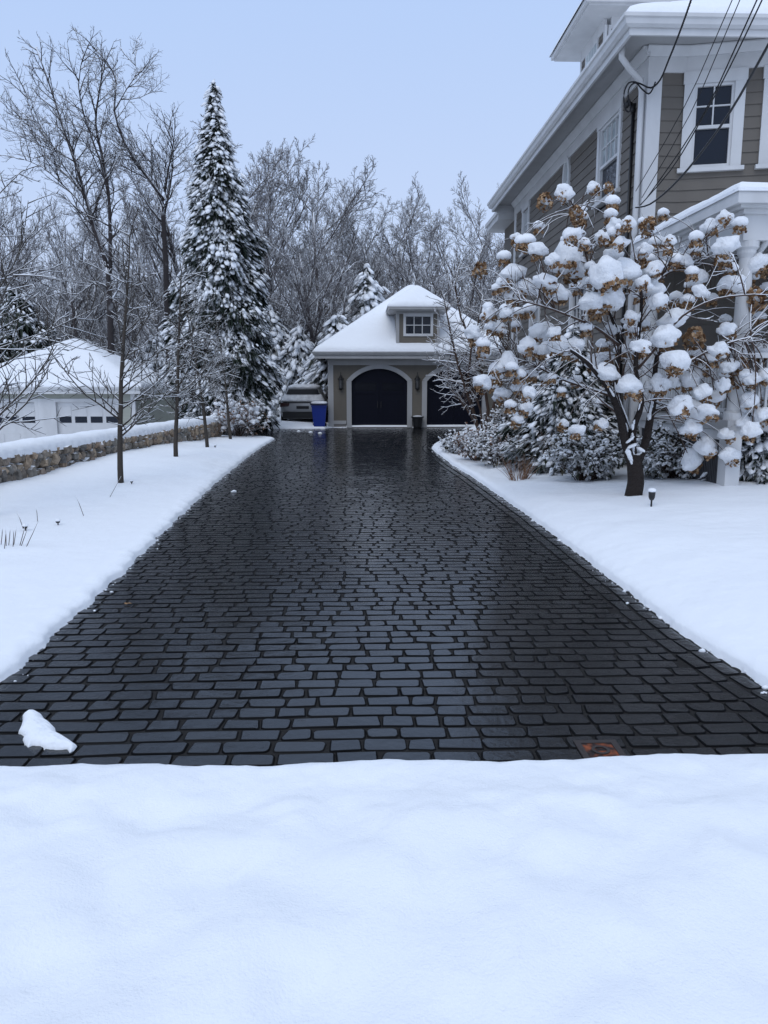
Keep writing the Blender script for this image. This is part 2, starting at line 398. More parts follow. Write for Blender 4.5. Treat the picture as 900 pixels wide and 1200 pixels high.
def terrain(X, Y, D=None):
    if D is None: D = sdist(X, Y)
    front = 1 - sm(3.0, 4.2, Y)
    w = 0.15 - 0.03 * front
    h1 = 0.085 + 0.045 * front; h2 = 0.085 * (1 - 0.2 * front)
    d = np.clip(D, 0, None)
    q = np.clip(d / w, 0, 1)
    z = h1 * np.sqrt(np.clip(1 - (1 - q) ** 2, 0, 1)) + h2 * sm(0, 1.0, d)
    far = sm(24, 27, Y) * sm(28, 26, Y) * 0
    damp = sm(0, 0.5, d)
    z = z + base_h(X, Y) * damp + undul(X, Y) * damp * (1 - 0.45 * front) + 0.03 * front * damp + front * damp * bank_lumps(X, Y) + 0.006 * sm(0, .1, d) * np.sin(X * 37 + 3 * np.sin(Y * 11)) * np.sin(Y * 41)
    z = np.maximum(z, np.minimum(h1 * np.sqrt(np.clip(1 - (1 - q) ** 2, 0, 1)), .06) - 2.0 * (X < wallx(Y)))
    return np.where(D <= 0, -0.07, z)
def zat(x, y): return float(terrain(np.array([x], float), np.array([y], float))[0])

def geo(a, b, s0, g):
    o = [a]; s = s0
    while o[-1] < b: o.append(o[-1] + s); s *= g
    return np.array(o)
offs = geo(0, 150, 0.016, 1.11)
uL = -offs[::-1]
rows = np.concatenate([-geo(0, 60, 0.12, 1.25)[::-1][:-1], np.arange(0, 2.6, 0.06), np.arange(2.6, 3.7, 0.018), np.arange(3.7, 8, 0.05), np.arange(8, 14, 0.07), np.arange(14, 25, 0.09), np.arange(25, 31.8, 0.05), geo(31.85, 190, 0.15, 1.12)])
nmid = 90
tm = np.linspace(0, 1, nmid + 2)[1:-1]
Yg = rows[:, None]
XL = xl(np.clip(rows, 3.25, 40))[:, None]; XR = xr(np.clip(rows, 3.25, 40))[:, None]
sm1 = lambda v: v
GX = np.concatenate([XL + uL[None, :], XL + (XR - XL) * tm[None, :], XR + offs[None, :]], axis=1)
GY = np.broadcast_to(Yg, GX.shape)
GD = np.where((GY > 3.2) & (GY < 30.6) & (GX > XL + 0.15) & (GX < XR - 0.15) & (GY < 24), -1.0, np.nan)
flatX, flatY, D = GX.ravel(), GY.ravel().copy(), GD.ravel().copy()
need = np.isnan(D)
farm = need & ((flatX < -12) | (flatX > 14) | (flatY > 40) | (flatY < -6)); D[farm] = 9.0; need &= ~farm
D[need] = sdist(flatX[need], flatY[need])
on_edge = np.abs(D) < 0.004
Zt = terrain(flatX, flatY, D)
mb = MB()
nr, ncol = GX.shape
ii = np.arange(nr - 1)[:, None] * ncol + np.arange(ncol - 1)[None, :]
Fq = np.stack([ii, ii + 1, ii + ncol + 1, ii + ncol], -1).reshape(-1, 4)
keep = ~((D[Fq] < -0.12).all(1))
mb.add(np.stack([flatX, flatY, Zt], 1), [Fq[keep]])
tag(mb.build('snow_ground', M_SNOW, smooth=True), kind='structure')

# ---- driveway: one sheet of joints and thousands of cobbles in courses
mb = MB()
mb.add([(-7, 2.92, -0.0075), (8, 2.92, -0.0075), (8, 31.9, -0.0075), (-7, 31.9, -0.0075)], [np.array([(0,1,2,3)])])
tag(mb.build('driveway_bed', M_JOINT), kind='structure')
cob = []                                                        # centre x, y, half a, half b, rotation
y = 2.96
while y < 31.75:
    hrow = rng.uniform(0.122, 0.138)
    yc = y + hrow / 2
    x0 = float(_xl(yc)) + 0.02; x1 = float(_xr(yc)) - (0.27 if yc < 22.5 else -0.2)
    if yc < 24.5: pass
    else: x0 -= 0.3
    x = x0 - rng.uniform(0, 0.2)
    while x < x1 - 0.06:
        w = rng.choice([rng.uniform(0.135, 0.18), rng.uniform(0.2, 0.29)], p=[0.36, 0.64])
        if x + w > x1 - 0.05: w = x1 - x
        if x + w > x0: cob.append((x + w / 2, yc, w / 2 - 0.0058, hrow / 2 - 0.0066, 0.0))
        x += w
    y += hrow
yy = 3.0                                                       # two courses laid lengthwise along the right edge
for k in range(2):
    yy = 2.9 + 0.1 * k
    while yy < 22.3:
        w = rng.uniform(0.19, 0.28)
        ym = yy + w / 2
        sl = math.atan2(float(_xr(ym + .2) - _xr(ym - .2)), 0.4)
        cob.append((float(_xr(ym)) - 0.20 + 0.125 * k, ym, w / 2 - 0.006, 0.055, math.pi / 2 - sl))
        yy += w
cob = np.array(cob); N = len(cob)
K = 16
corner = []
for q in range(4):
    for j in range(4): corner.append((q, (j / 3.0) * math.pi / 2 + q * math.pi / 2))
sgn = np.array([(1, 1), (-1, 1), (-1, -1), (1, -1)], float)
def ring(a, b, r):
    """rounded rectangle outlines: N x K x 2"""
    out = np.empty((N, K, 2))
    for i, (q, an) in enumerate(corner):
        out[:, i, 0] = sgn[q, 0] * (a - r) + r * math.cos(an); out[:, i, 1] = sgn[q, 1] * (b - r) + r * math.sin(an)
    return out
a, b = cob[:, 2], cob[:, 3]
rr = np.minimum(rng.uniform(0.010, 0.030, N), b * 0.9)
jit = rng.normal(0, 0.0045, (N, 4, 2))[:, [q for q, _ in corner], :] + rng.normal(0, 0.0013, (N, K, 2))
tl = rng.normal(0, 0.0075, (N, 2)); hz = rng.normal(0, 0.0012, N)
ins = rng.uniform(0.008, 0.016, N)
R0 = ring(a + 0.003, b + 0.003, rr) + jit; R1 = ring(a, b, rr) + jit; R2 = ring(a - .003, b - .003, rr * .9) + jit; R3 = ring(a - ins * .75, b - ins * .75, np.maximum(rr - ins * .5, .006)) + jit
ZB = (-0.010, -0.0048, -0.0014, 0.0)
zs = [zb + hz[:, None] + tl[:, :1] * Rg[:, :, 0] + tl[:, 1:] * Rg[:, :, 1] for zb, Rg in zip(ZB, (R0, R1, R2, R3))]
zs[0][:] = -0.016
V = np.concatenate([np.concatenate([Rg, z[:, :, None]], axis=2) for Rg, z in zip((R0, R1, R2, R3), zs)], axis=1)
cen = np.zeros((N, 1, 3)); cen[:, 0, 2] = hz
V = np.concatenate([V, cen], axis=1)
ca, sa = np.cos(cob[:, 4])[:, None], np.sin(cob[:, 4])[:, None]
Xw = V[:, :, 0] * ca - V[:, :, 1] * sa + cob[:, 0:1]; Yw = V[:, :, 0] * sa + V[:, :, 1] * ca + cob[:, 1:2]
Yw = Yw + 0.004 * np.sin(Xw * 1.7 + 0.4 * cob[:, 1:2]) + 0.0025 * np.sin(Xw * 6.3 + cob[:, 1:2] * 2)
V = np.stack([Xw, Yw, V[:, :, 2]], -1)
F4 = np.array([(j*K+i, j*K+(i+1) % K, (j+1)*K+(i+1) % K, (j+1)*K+i) for j in range(3) for i in range(K)])
F3 = np.array([(3*K+i, 3*K+(i+1) % K, 4*K) for i in range(K)])
off = (np.arange(N) * (4*K+1))[:, None, None]
mb = MB()
mb.add(V.reshape(-1, 3), [(F4[None] + off).reshape(-1, 4), (F3[None] + off).reshape(-1, 3)], np.repeat(np.clip(rng.normal(.5, .2, N), 0, 1), 4*K+1))
tag(mb.build('driveway', M_PAVE, smooth=np.concatenate([np.ones(N*3*K, bool), np.zeros(N*K, bool)])), kind='structure')

# ================================================================== BUILDING HELPERS
class Fr:
    """a wall plane: u along the wall, v up, n out of the wall"""
    def __init__(s, p0, p1, z0=0.0):
        s.o = np.array([p0[0], p0[1], z0]); d = np.array([p1[0]-p0[0], p1[1]-p0[1], 0.]); s.L = float(np.linalg.norm(d)); s.U = d / s.L
        s.N = np.array([s.U[1], -s.U[0], 0])
    def __call__(s, u, v, n=0.0): return s.o + s.U * u + np.array([0, 0, v]) + s.N * n
def fbox(mb, fr, u0, u1, v0, v1, n0, n1):
    V = [fr(u0,v0,n0),fr(u1,v0,n0),fr(u1,v1,n0),fr(u0,v1,n0),fr(u0,v0,n1),fr(u1,v0,n1),fr(u1,v1,n1),fr(u0,v1,n1)]
    mb.add(V, [np.array([(0,3,2,1),(4,5,6,7),(0,1,5,4),(1,2,6,5),(2,3,7,6),(3,0,4,7)])])
def siding(mb, fr, u0, u1, v0, v1, expo, cuts=(), lip=0.022):
    """overlapping boards; cuts are functions v -> (ua, ub) or None"""
    nrow = max(1, int(round((v1 - v0) / expo))); h = (v1 - v0) / nrow
    for i in range(nrow):
        a, b = v0 + i * h, v0 + (i + 1) * h
        segs = [(u0, u1)]
        for c in cuts:
            r = c((a + b) / 2, h)
            if r is None: continue
            new = []
            for s0, s1 in segs:
                if r[1] <= s0 or r[0] >= s1: new.append((s0, s1)); continue
                if r[0] > s0: new.append((s0, r[0]))
                if r[1] < s1: new.append((r[1], s1))
            segs = new
        for s0, s1 in segs:
            n = 5
            us = np.linspace(s0, s1, n); sag = 0.0
            V = []
            for u in us: V += [fr(u, a, 0.0), fr(u, a, lip), fr(u, b, 0.004)]
            F = []
            for k in range(n - 1):
                q = k * 3
                F += [(q, q+3, q+4, q+1), (q+1, q+4, q+5, q+2)]
            mb.add(V, [np.array(F)])
def rect_cut(ua, ub, va, vb): return lambda v, h: (ua, ub) if va - h * .3 < v < vb + h * .3 else None
def arch_cut(uc, hw, vs, vt):
    """opening up to the spring line vs, then a segmental arch with its crown at vt"""
    rise = vt - vs; rad = (hw * hw + rise * rise) / (2 * rise); cv = vt - rad
    def f(v, h):
        if v < vs: return (uc - hw, uc + hw)
        if v + h / 2 >= vt: return None
        w = math.sqrt(max(rad * rad - (v - cv) ** 2, 0)); return (uc - w, uc + w)
    return f
def window(parent, fr, u0, u1, v0, v1, cols_up=2, rows_up=2, casing=0.13, pale_up=False, sill=True, meeting=0.5, cols_lo=1, rows_lo=1):
    """casing = the window part; sash, panes and sill are its sub-parts"""
    mb = MB(); c = casing
    fbox(mb, fr, u0 - c, u0, v0, v1, -0.10, 0.05); fbox(mb, fr, u1, u1 + c, v0, v1, -0.10, 0.05)
    fbox(mb, fr, u0 - c - 0.02, u1 + c + 0.02, v1, v1 + c * 1.15, -0.10, 0.062)
    w = mb.build('window', M_WHITE, parent)
    mb = MB(); t = 0.045; vm = v0 + (v1 - v0) * meeting
    for ua, ub, va, vb in ((u0, u0+t, v0, v1), (u1-t, u1, v0, v1), (u0+t, u1-t, v0, v0+t*1.3), (u0+t, u1-t, v1-t, v1), (u0+t, u1-t, vm-t*.6, vm+t*.6)): fbox(mb, fr, ua, ub, va, vb, -0.06, 0.018)
    def grid(va, vb, nc, nrw):
        for k in range(1, nc): u = u0 + t + (u1 - u0 - 2*t) * k / nc; fbox(mb, fr, u-.011, u+.011, va, vb, -0.045, 0.0)
        for k in range(1, nrw): v = va + (vb - va) * k / nrw; fbox(mb, fr, u0+t, u1-t, v-.011, v+.011, -0.045, -0.002)
    grid(vm + t*.6, v1 - t, cols_up, rows_up); grid(v0 + t*1.3, vm - t*.6, cols_lo, rows_lo)
    mb.build('sash', M_WHITE, w)
    mb = MB(); fbox(mb, fr, u0+.01, u1-.01, vm, v1-.01, -0.05, -0.038); mb.build('upper_pane', M_GLASS_PALE if pale_up else M_GLASS, w)
    mb = MB(); fbox(mb, fr, u0+.01, u1-.01, v0+.01, vm-.003, -0.055, -0.043); mb.build('lower_pane', M_GLASS, w)
    if sill:
        mb = MB(); fbox(mb, fr, u0 - c - .05, u1 + c + .05, v0 - .07, v0 - .002, -0.05, 0.10); mb.build('sill', M_WHITE, w)
    return w
def hip_h(X, Y, x0, x1, y0, y1, slope, soft=0.0):
    ds = np.stack([X - x0, x1 - X, Y - y0, y1 - Y]) * slope
    if soft <= 0: return ds.min(0)
    return -soft * np.log(np.exp(-ds / soft).sum(0))
def snow_roof(x0, x1, y0, y1, z0, slope, thick, n=70, soft=0.07, amp=0.02, extra=None, seed=0):
    """a blanket of snow following a hipped roof, rounded at the eaves"""
    mb = MB()
    def axis(a, b):
        e = np.array([0, .02, .05, .09, .15, .22]); m = np.linspace(a + .3, b - .3, n)
        return np.concatenate([a + e, m, b - e[::-1]])
    ax, ay = axis(x0, x1), axis(y0, y1)
    X, Y = np.meshgrid(ax, ay)
    zr = hip_h(X, Y, x0, x1, y0, y1, slope, soft)
    if extra is not None: zr = extra(X, Y, zr)
    d = np.minimum(np.minimum(X - x0, x1 - X), np.minimum(Y - y0, y1 - Y))
    q = np.clip(d / 0.14, 0, 1); edge = np.sqrt(np.clip(1 - (1 - q) ** 2, 0, 1))
    nz = np.array([mnoise.noise(Vector((x * 1.3 + seed, y * 1.3, 0))) + .5 * mnoise.noise(Vector((x * 4 + seed, y * 4, 3))) for x, y in zip(X.ravel(), Y.ravel())]).reshape(X.shape)
    Z = z0 + np.maximum(zr, 0) + thick * (0.25 + 0.75 * edge) + amp * nz * edge
    nyy, nxx = X.shape
    i = np.arange(nyy - 1)[:, None] * nxx + np.arange(nxx - 1)[None, :]
    mb.add(np.stack([X, Y, Z], -1).reshape(-1, 3), [np.stack([i, i+1, i+nxx+1, i+nxx], -1).reshape(-1, 4)])
    b = [(k, 0) for k in range(nxx)] + [(nxx-1, j) for j in range(1, nyy)] + [(k, nyy-1) for k in range(nxx-2, -1, -1)] + [(0, j) for j in range(nyy-2, 0, -1)]
    top = np.array([(X[j, k], Y[j, k], Z[j, k]) for k, j in b]); bot = top.copy(); bot[:, 2] = z0 - 0.01
    m = len(b); k = np.arange(m)
    mb.add(np.concatenate([top, bot]), [np.stack([(k+1) % m, k, m+k, m+(k+1) % m], -1)])
    return mb
def hip_roof_mb(x0, x1, y0, y1, z0, slope):
    mb = MB(); hw = min(x1-x0, y1-y0) / 2; r = hw * slope
    if (x1-x0) <= (y1-y0): a, b = ((x0+x1)/2, y0+hw, z0+r), ((x0+x1)/2, y1-hw, z0+r)
    else: a, b = (x0+hw, (y0+y1)/2, z0+r), (x1-hw, (y0+y1)/2, z0+r)
    c = [(x0,y0,z0),(x1,y0,z0),(x1,y1,z0),(x0,y1,z0), a, b]
    if (x1-x0) <= (y1-y0): mb.add(c, [np.array([(1,2,5,4),(3,0,4,5)]), np.array([(0,1,4),(2,3,5)])])
    else: mb.add(c, [np.array([(0,1,5,4),(2,3,4,5)]), np.array([(1,2,5),(3,0,4)])])
    return mb
def eave(parent, x0, x1, y0, y1, z, wx0, wx1, wy0, wy1, gut=0.13, name_mat=None, frieze=0.32, trim=None):
    """soffit, fascia, gutter and frieze round a hipped roof"""
    trim = trim or M_WHITE
    mb = MB(); s = z - 0.02
    for a, b in (((x0+.05, y0+.05, s-.03), (x1-.05, wy0, s)), ((x0+.05, wy1, s-.03), (x1-.05, y1-.05, s)), ((x0+.05, wy0, s-.03), (wx0, wy1, s)), ((wx1, wy0, s-.03), (x1-.05, wy1, s))): mb.box(a, b)
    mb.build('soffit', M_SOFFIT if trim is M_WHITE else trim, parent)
    prof = [(0, -.12), (.03, -.12), (.07, -.09), (.085, -.03), (.11, -.015), (.11, .03), (0, .03)]
    for nm, pr in (('gutter', [(p[0] * gut / .11, p[1] * gut / .11) for p in prof]), ('fascia', [(-.05, -.24), (-.004, -.24), (-.004, .02), (-.05, .02)])):
        mb = MB()
        cs = [(x0, y0), (x1, y0), (x1, y1), (x0, y1)]; k = len(pr); V = []
        dirs = [(-1, -1), (1, -1), (1, 1), (-1, 1)]
        for (cx, cy), (dx, dy) in zip(cs, dirs):
            for o_, v in pr: V.append((cx + dx * o_, cy + dy * o_, z + v))
        F = [(c*k+i, c*k+(i+1) % k, ((c+1) % 4)*k+(i+1) % k, ((c+1) % 4)*k+i) for c in range(4) for i in range(k)]
        mb.add(V, [np.array(F)[:, ::-1]]); mb.build(nm, trim, parent)

# ================================================================== GREY-BROWN HOUSE ON THE RIGHT
HX, HY0, HY1 = 5.0, 14.0, 25.3
house = thing('house', (HX + 3, HY0 + 4, 0), 'large two-storey grey-brown clapboard house with white trim and snowy roof beside the driveway', 'house')
ZW = 6.98
fs = Fr((HX, HY1), (HX, HY0))                   # side wall facing the drive: u runs towards the street
fa = Fr((HX, HY0), (HX + 0.62, HY0))            # short flat piece at the corner
fb = Fr((HX + 0.62, HY0), (HX + 6.0, HY0 - 1.35)) # the bowed front
mb = MB(); ysid = lambda Y: HY1 - Y
W1 = (ysid(16.60), ysid(15.40), 5.42, 6.86)
W2 = (ysid(24.0), ysid(23.3), 5.6, 6.82)
W3 = (ysid(18.3), ysid(17.1), 2.3, 3.9)
W4 = (ysid(22.6), ysid(21.6), 2.3, 3.9)
siding(mb, fs, 0.22, fs.L - 0.2, 0.9, ZW, 0.19, [rect_cut(*W1), rect_cut(*W2), rect_cut(*W3), rect_cut(*W4), rect_cut(ysid(19.35), ysid(18.95), 6.05, 6.98)])
FW1 = (0.16, 0.80, 5.43, 6.79); FW2 = (1.42, 2.06, 5.43, 6.79)
siding(mb, fa, 0.2, fa.L, 0.9, ZW, 0.19)
siding(mb, fb, 0.0, fb.L, 0.9, ZW, 0.19, [rect_cut(*FW1), rect_cut(*FW2)])
mb.build('wall', M_TAUPE, house)
mb = MB(); mb.box((HX + .05, HY0 + .12, -0.3), (HX + 9, HY1, 7.3))
mb.add([fb(0.0, -0.3, -.12), fb(fb.L, -0.3, -.12), fb(fb.L, 7.3, -.12), fb(0, 7.3, -.12)], [np.array([(0, 1, 2, 3)])])
mb.build('interior_shell', M_DARK, house)
mb = MB(); fbox(mb, fs, 0, fs.L, -0.3, 0.88, -0.1, 0.03); fbox(mb, fa, 0.03, fa.L, -0.3, 0.88, -0.1, 0.03); fbox(mb, fb, 0, fb.L, -0.3, 0.88, -0.1, 0.03)
mb.build('foundation', M_GREY_FOUND, house)
mb = MB()
fbox(mb, fs, fs.L - 0.2, fs.L + 0.032, 0.9, ZW, -0.05, 0.035); fbox(mb, fa, 0.002, 0.21, 0.9, ZW, -0.05, 0.034)
mb.build('corner_board', M_WHITE, house)
mb = MB(); fbox(mb, fs, -0.05, 0.22, 0.9, ZW, -0.05, 0.035); mb.build('corner_board', M_WHITE, house)
mb = MB()
fbox(mb, fs, -0.05, fs.L + 0.035, ZW, 7.36, -0.08, 0.04); fbox(mb, fa, 0.0, fa.L, ZW, 7.36, -0.08, 0.038); fbox(mb, fb, 0, fb.L, ZW, 7.36, -0.08, 0.036)
# crown moulding under the soffit
for fr_ in (fs, fa, fb): mb.prism([(0.04, 7.36), (0.04, 7.22), (0.07, 7.22), (0.17, 7.34), (0.17, 7.36)], lambda a_, v_, n_, fr_=fr_: fr_(n_, v_, a_), 0 if fr_ is not fa else -.1, fr_.L + (.12 if fr_ is fs else 0))
mb.build('frieze', M_WHITE, house)
fbox_ = fbox
window(house, fs, *W1, cols_up=4, rows_up=2, pale_up=True, meeting=0.47)
window(house, fs, *W2, cols_up=3, rows_up=2, pale_up=True, meeting=0.35)
window(house, fs, *W3, cols_up=4, rows_up=2, meeting=0.47)
window(house, fs, *W4, cols_up=4, rows_up=2, meeting=0.47)
window(house, fb, *FW1, cols_up=2, rows_up=2, meeting=0.49, casing=0.17)
window(house, fb, *FW2, cols_up=2, rows_up=2, meeting=0.49, casing=0.17)
# arched narrow window between
mb = MB(); uo, hw = ysid(19.15), 0.2
def arch_pts(h, v0, vs): return [(uo - h, v0), (uo + h, v0)] + [(uo + h * math.cos(t), vs + h * 1.6 * math.sin(t)) for t in np.linspace(0, math.pi, 14)]
o1, o2 = arch_pts(hw + .09, 6.0, 6.6), arch_pts(hw, 6.07, 6.6)
k = len(o1)
V = [fs(u, v, .06) for u, v in o1] + [fs(u, v, .06) for u, v in o2] + [fs(u, v, -.06) for u, v in o1] + [fs(u, v, -.06) for u, v in o2]
F = [(i, (i+1) % k, k+(i+1) % k, k+i) for i in range(k)] + [((i+1) % k, i, 2*k+i, 2*k+(i+1) % k) for i in range(k)] + [(k+i, k+(i+1) % k, 3*k+(i+1) % k, 3*k+i) for i in range(k)]
mb.add(V, [np.array(F)]); aw = mb.build('arched_window', M_WHITE, house)
mb = MB(); mb.prism(arch_pts(hw + .01, 6.06, 6.6), lambda u, v, n: fs(u, v, n), -.05, -.02); mb.build('pane', M_GLASS_PALE, aw)
# roof
EX0, EX1, EY0, EY1, EZ = 4.3, 16.0, 13.05, 25.75, 7.42
mb = hip_roof_mb(EX0, EX1, EY0, EY1, EZ, 0.5); rf = mb.build('roof', M_SHINGLE, house)
mb = snow_roof(EX0 - .06, EX1 + .06, EY0 - .06, EY1 + .06, EZ + 0.03, 0.5, 0.17, n=60, amp=.02, seed=5); mb.build('roof_snow', M_SNOWC, rf, smooth=True)
eave(house, EX0, EX1, EY0, EY1, EZ, HX - .05, HX + 9, HY0 - .03, HY1)
# lower roof stub behind the far corner
mb = MB(); mb.box((4.55, 25.9, 7.0), (7.5, 28.2, 7.16)); mb.box((4.5, 25.85, 7.16), (7.5, 28.25, 7.28)); mb.build('rear_eave', M_WHITE, house)
mb = MB(); mb.box((5.1, 25.76, -.3), (9, 27.7, 7.0)); mb.build('rear_wall', M_TAUPE, house)
# dormer in the left slope
DX, DY0, DY1, DZ = 6.0, 19.95, 22.0, 10.45
dorm = MB(); fd = Fr((DX, DY1), (DX, DY0)); fdn = Fr((DX, DY0), (DX + 3.0, DY0))
siding(dorm, fd, 0.1, fd.L - .1, 8.2, DZ - .25, .17, [rect_cut(.55, fd.L - .55, 9.55, 10.12)]); siding(dorm, fdn, 0.12, 3.0, 8.2, DZ - .25, .17)
dorm = dorm.build('dormer', M_TAUPE, house)
mb = MB(); fbox(mb, fd, -.02, .1, 8.2, DZ - .2, -.05, .03); fbox(mb, fd, fd.L - .1, fd.L + .03, 8.2, DZ - .2, -.05, .031); fbox(mb, fdn, 0.03, .12, 8.2, DZ - .2, -.05, .03)
fbox(mb, fd, 0.1, fd.L - .1, DZ - .28, DZ - .02, -.05, .03); fbox(mb, fdn, .12, 3, DZ - .28, DZ - .02, -.05, .03); mb.build('dormer_trim', M_WHITE, dorm)
mb = MB(); mb.box((DX - .6, DY0 - .58, DZ - .02), (DX + 3.2, DY1 + .55, DZ + .03)); mb.box((DX - .68, DY0 - .66, DZ + .03), (DX + 3.2, DY1 + .63, DZ + .14)); mb.build('dormer_eave', M_WHITE, dorm)
mb = snow_roof(DX - .72, DX + 3.2, DY0 - .7, DY1 + .67, DZ + .14, 0.3, 0.10, n=24, seed=8); mb.build('dormer_snow', M_SNOWC, dorm, smooth=True)
mb = MB(); fbox(mb, fd, .5, fd.L - .5, 9.5, 10.17, -.06, .045)
dw = mb.build('dormer_window', M_WHITE, dorm)
for k in range(4):
    a_ = .56 + k * (fd.L - 1.12) / 4
    fbox(mb := MB(), fd, a_ + .03, a_ + (fd.L - 1.12) / 4 - .03, 9.57, 10.1, .045, .05); mb.build('dormer_pane', M_GLASS_PALE, dorm)
# downspout with its swan neck, and the conduit beside it
ds = [PX(715, 55, 4.42), PX(718, 66, 4.45), PX(735, 78, 4.7), PX(749, 84, 4.88)]
ds = [np.array((4.42, 13.75, 7.3)), np.array((4.42, 13.75, 7.12)), np.array((4.6, 13.85, 6.98)), np.array((4.82, 13.97, 6.86)), np.array((4.9, 14.07, 6.72)), np.array((4.9, 14.07, 6.3)), np.array((4.9, 14.07, .3))]
mb = MB(); mb.tubes([(np.array(ds), np.full(len(ds), .052))], 10); mb.build('downspout', M_WHITE, house, smooth=True)
mb = MB(); mb.tubes([(np.array([(4.955, 14.62, 1.2), (4.955, 14.62, 6.55)]), np.array([.03, .03]))], 8)
mb.tubes([(np.array([(4.955, 14.62, 6.55), (4.94, 14.62, 6.68), (4.86, 14.60, 6.72), (4.80, 14.58, 6.64)]), np.array([.045, .06, .06, .05]))], 8); mb.build('service_mast', M_BLACK, house, smooth=True)
# porch
PX0, PX1, PY0, PY1, PZ = 4.85, 10.5, 10.15, 14.0, 4.06
mb = MB(); mb.box((5.02, 10.35, 1.12), (10.5, 13.95, 1.26)); mb.build('porch_floor', M_GTRIM, house)
mb = MB(); mb.box((5.05, 10.38, -.2), (5.25, 10.62, 1.12)); mb.build('porch_pier', M_WHITE, house); mb = MB(); mb.box((5.06, 13.7, -.2), (5.24, 13.9, 1.12)); mb.build('porch_pier', M_WHITE, house)
mb = MB(); mb.box((5.06, 10.62, .98), (5.16, 13.7, 1.11)); mb.build('skirt_board', M_WHITE, house)
mb = MB()
for y_ in np.arange(10.66, 13.7, .055): mb.box((5.09, y_, 0.0), (5.115, y_ + .032, .98))
mb.build('porch_lattice', mat('lattice', (.05, .05, .055), .7), house)
mb = MB(); mb.box((5.2, 10.65, -.1), (5.3, 13.7, .97)); mb.build('crawl_shade_slab', M_DARK, house)  # dark slab behind the lattice, coloured as the shade under the porch
colp = [(.15, 0), (.15, .1), (.11, .13), (.11, .2), (.105, 1.2), (.088, 2.1), (.088, 2.14), (.12, 2.2), (.12, 2.24), (.15, 2.27), (.15, 2.35)]
for cx_, cy_ in ((5.18, 10.5), (8.3, 10.5), (5.18, 13.78)):
    mb = MB(); mb.lathe(colp, (cx_, cy_, 1.26), 20); mb.build('column', M_WHITE, house, smooth=False)
mb = MB(); mb.box((5.05, 10.36, 3.61), (10.5, 10.62, 3.93)); mb.box((5.05, 10.62, 3.61), (5.28, 13.97, 3.93)); mb.build('porch_beam', M_WHITE, house)
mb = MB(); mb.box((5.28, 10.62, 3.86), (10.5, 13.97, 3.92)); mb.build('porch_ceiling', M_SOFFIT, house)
mb = MB()
def porch_outline(o): return [(PX0 - o, 14.0), (PX0 - o, PY0 - o), (10.6, PY0 - o)]
for o_, za, zb in ((-.16, 3.93, 3.99), (-.08, 3.99, 4.03), (0.0, 4.03, 4.18)):
    mb.box((PX0 - o_, PY0 - o_, za), (10.6, 13.98, zb))
mb.build('porch_eave', M_WHITE, house)
mb = snow_roof(PX0 - .02, 14.0, PY0 - .02, 20.0, 4.18, 0.16, 0.13, n=50, seed=2, amp=.03)
keepy = mb
for i in range(len(mb.v)): mb.v[i][:, 1] = np.minimum(mb.v[i][:, 1], 13.95)
mb.build('porch_snow', M_SNOWC, house, smooth=True)
mb = MB(); mb.box((5.09, 10.64, 2.10), (5.17, 13.66, 2.17)); mb.box((5.10, 10.64, 1.36), (5.16, 13.66, 1.42))
for y_ in np.arange(10.72, 13.65, .10): mb.box((5.115, y_, 1.42), (5.145, y_ + .032, 2.10))
mb.box((5.3, 10.46, 2.10), (8.2, 10.54, 2.17)); mb.box((5.3, 10.47, 1.36), (8.2, 10.53, 1.42))
for x_ in np.arange(5.38, 8.2, .10): mb.box((x_, 10.485, 1.42), (x_ + .032, 10.515, 2.10))
mb.build('railing', M_WHITE, house)
mb = MB(); mb.tubes([(np.array([(5.6, 10.22, 4.0), (5.55, 10.25, 3.86), (5.42, 10.45, 3.62), (5.32, 10.66, 3.35), (5.30, 10.68, .4)]), np.full(5, .045))], 10); mb.build('porch_downspout', M_WHITE, house, smooth=True)

# ================================================================== GARAGE AT THE END OF THE DRIVE
GXa, GXb, GYf = -1.2, 5.98, 31.54
garage = thing('garage', ((GXa + GXb) / 2, GYf + 3.6, 0), 'taupe clapboard garage with two arched navy doors, a dormer and snowy hip roof', 'garage')
fg = Fr((GXa, GYf), (GXb, GYf)); gl = Fr((GXa, GYf + 7.2), (GXa, GYf))
D1, D2, DHW, DVS, DVT = 2.06, 5.12, 1.13, 1.86, 2.36
cuts = [arch_cut(D1, DHW + .04, DVS, DVT + .04), arch_cut(D2, DHW + .04, DVS, DVT + .04)]
mb = MB(); siding(mb, fg, .2, fg.L - .2, .28, 2.5, .105, cuts, .014); siding(mb, gl, .2, gl.L - .2, .28, 2.5, .105, (), .014)
mb.build('wall', M_TAUPE2, garage)
mb = MB(); mb.box((GXa + .02, GYf + .35, 0), (GXb - .02, GYf + 7.2, 2.9)); mb.box((GXa + .02, GYf + .04, 2.42), (GXb - .02, GYf + .35, 2.9)); mb.build('interior_shell', M_DARK, garage)
for a_, b_ in ((-.02, .2), (fg.L - .2, fg.L + .02)):
    mb = MB(); fbox(mb, fg, a_, b_, .0, 2.5, -.05, .03)
    if a_ < 0: fbox(mb, gl, gl.L - .2, gl.L + .028, 0, 2.5, -.05, .02)
    mb.build('corner_board', M_GTRIM, garage)
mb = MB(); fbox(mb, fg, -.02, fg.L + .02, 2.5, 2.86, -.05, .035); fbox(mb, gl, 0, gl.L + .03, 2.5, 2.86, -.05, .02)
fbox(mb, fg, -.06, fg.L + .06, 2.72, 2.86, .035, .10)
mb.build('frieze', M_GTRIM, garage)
mb = MB()
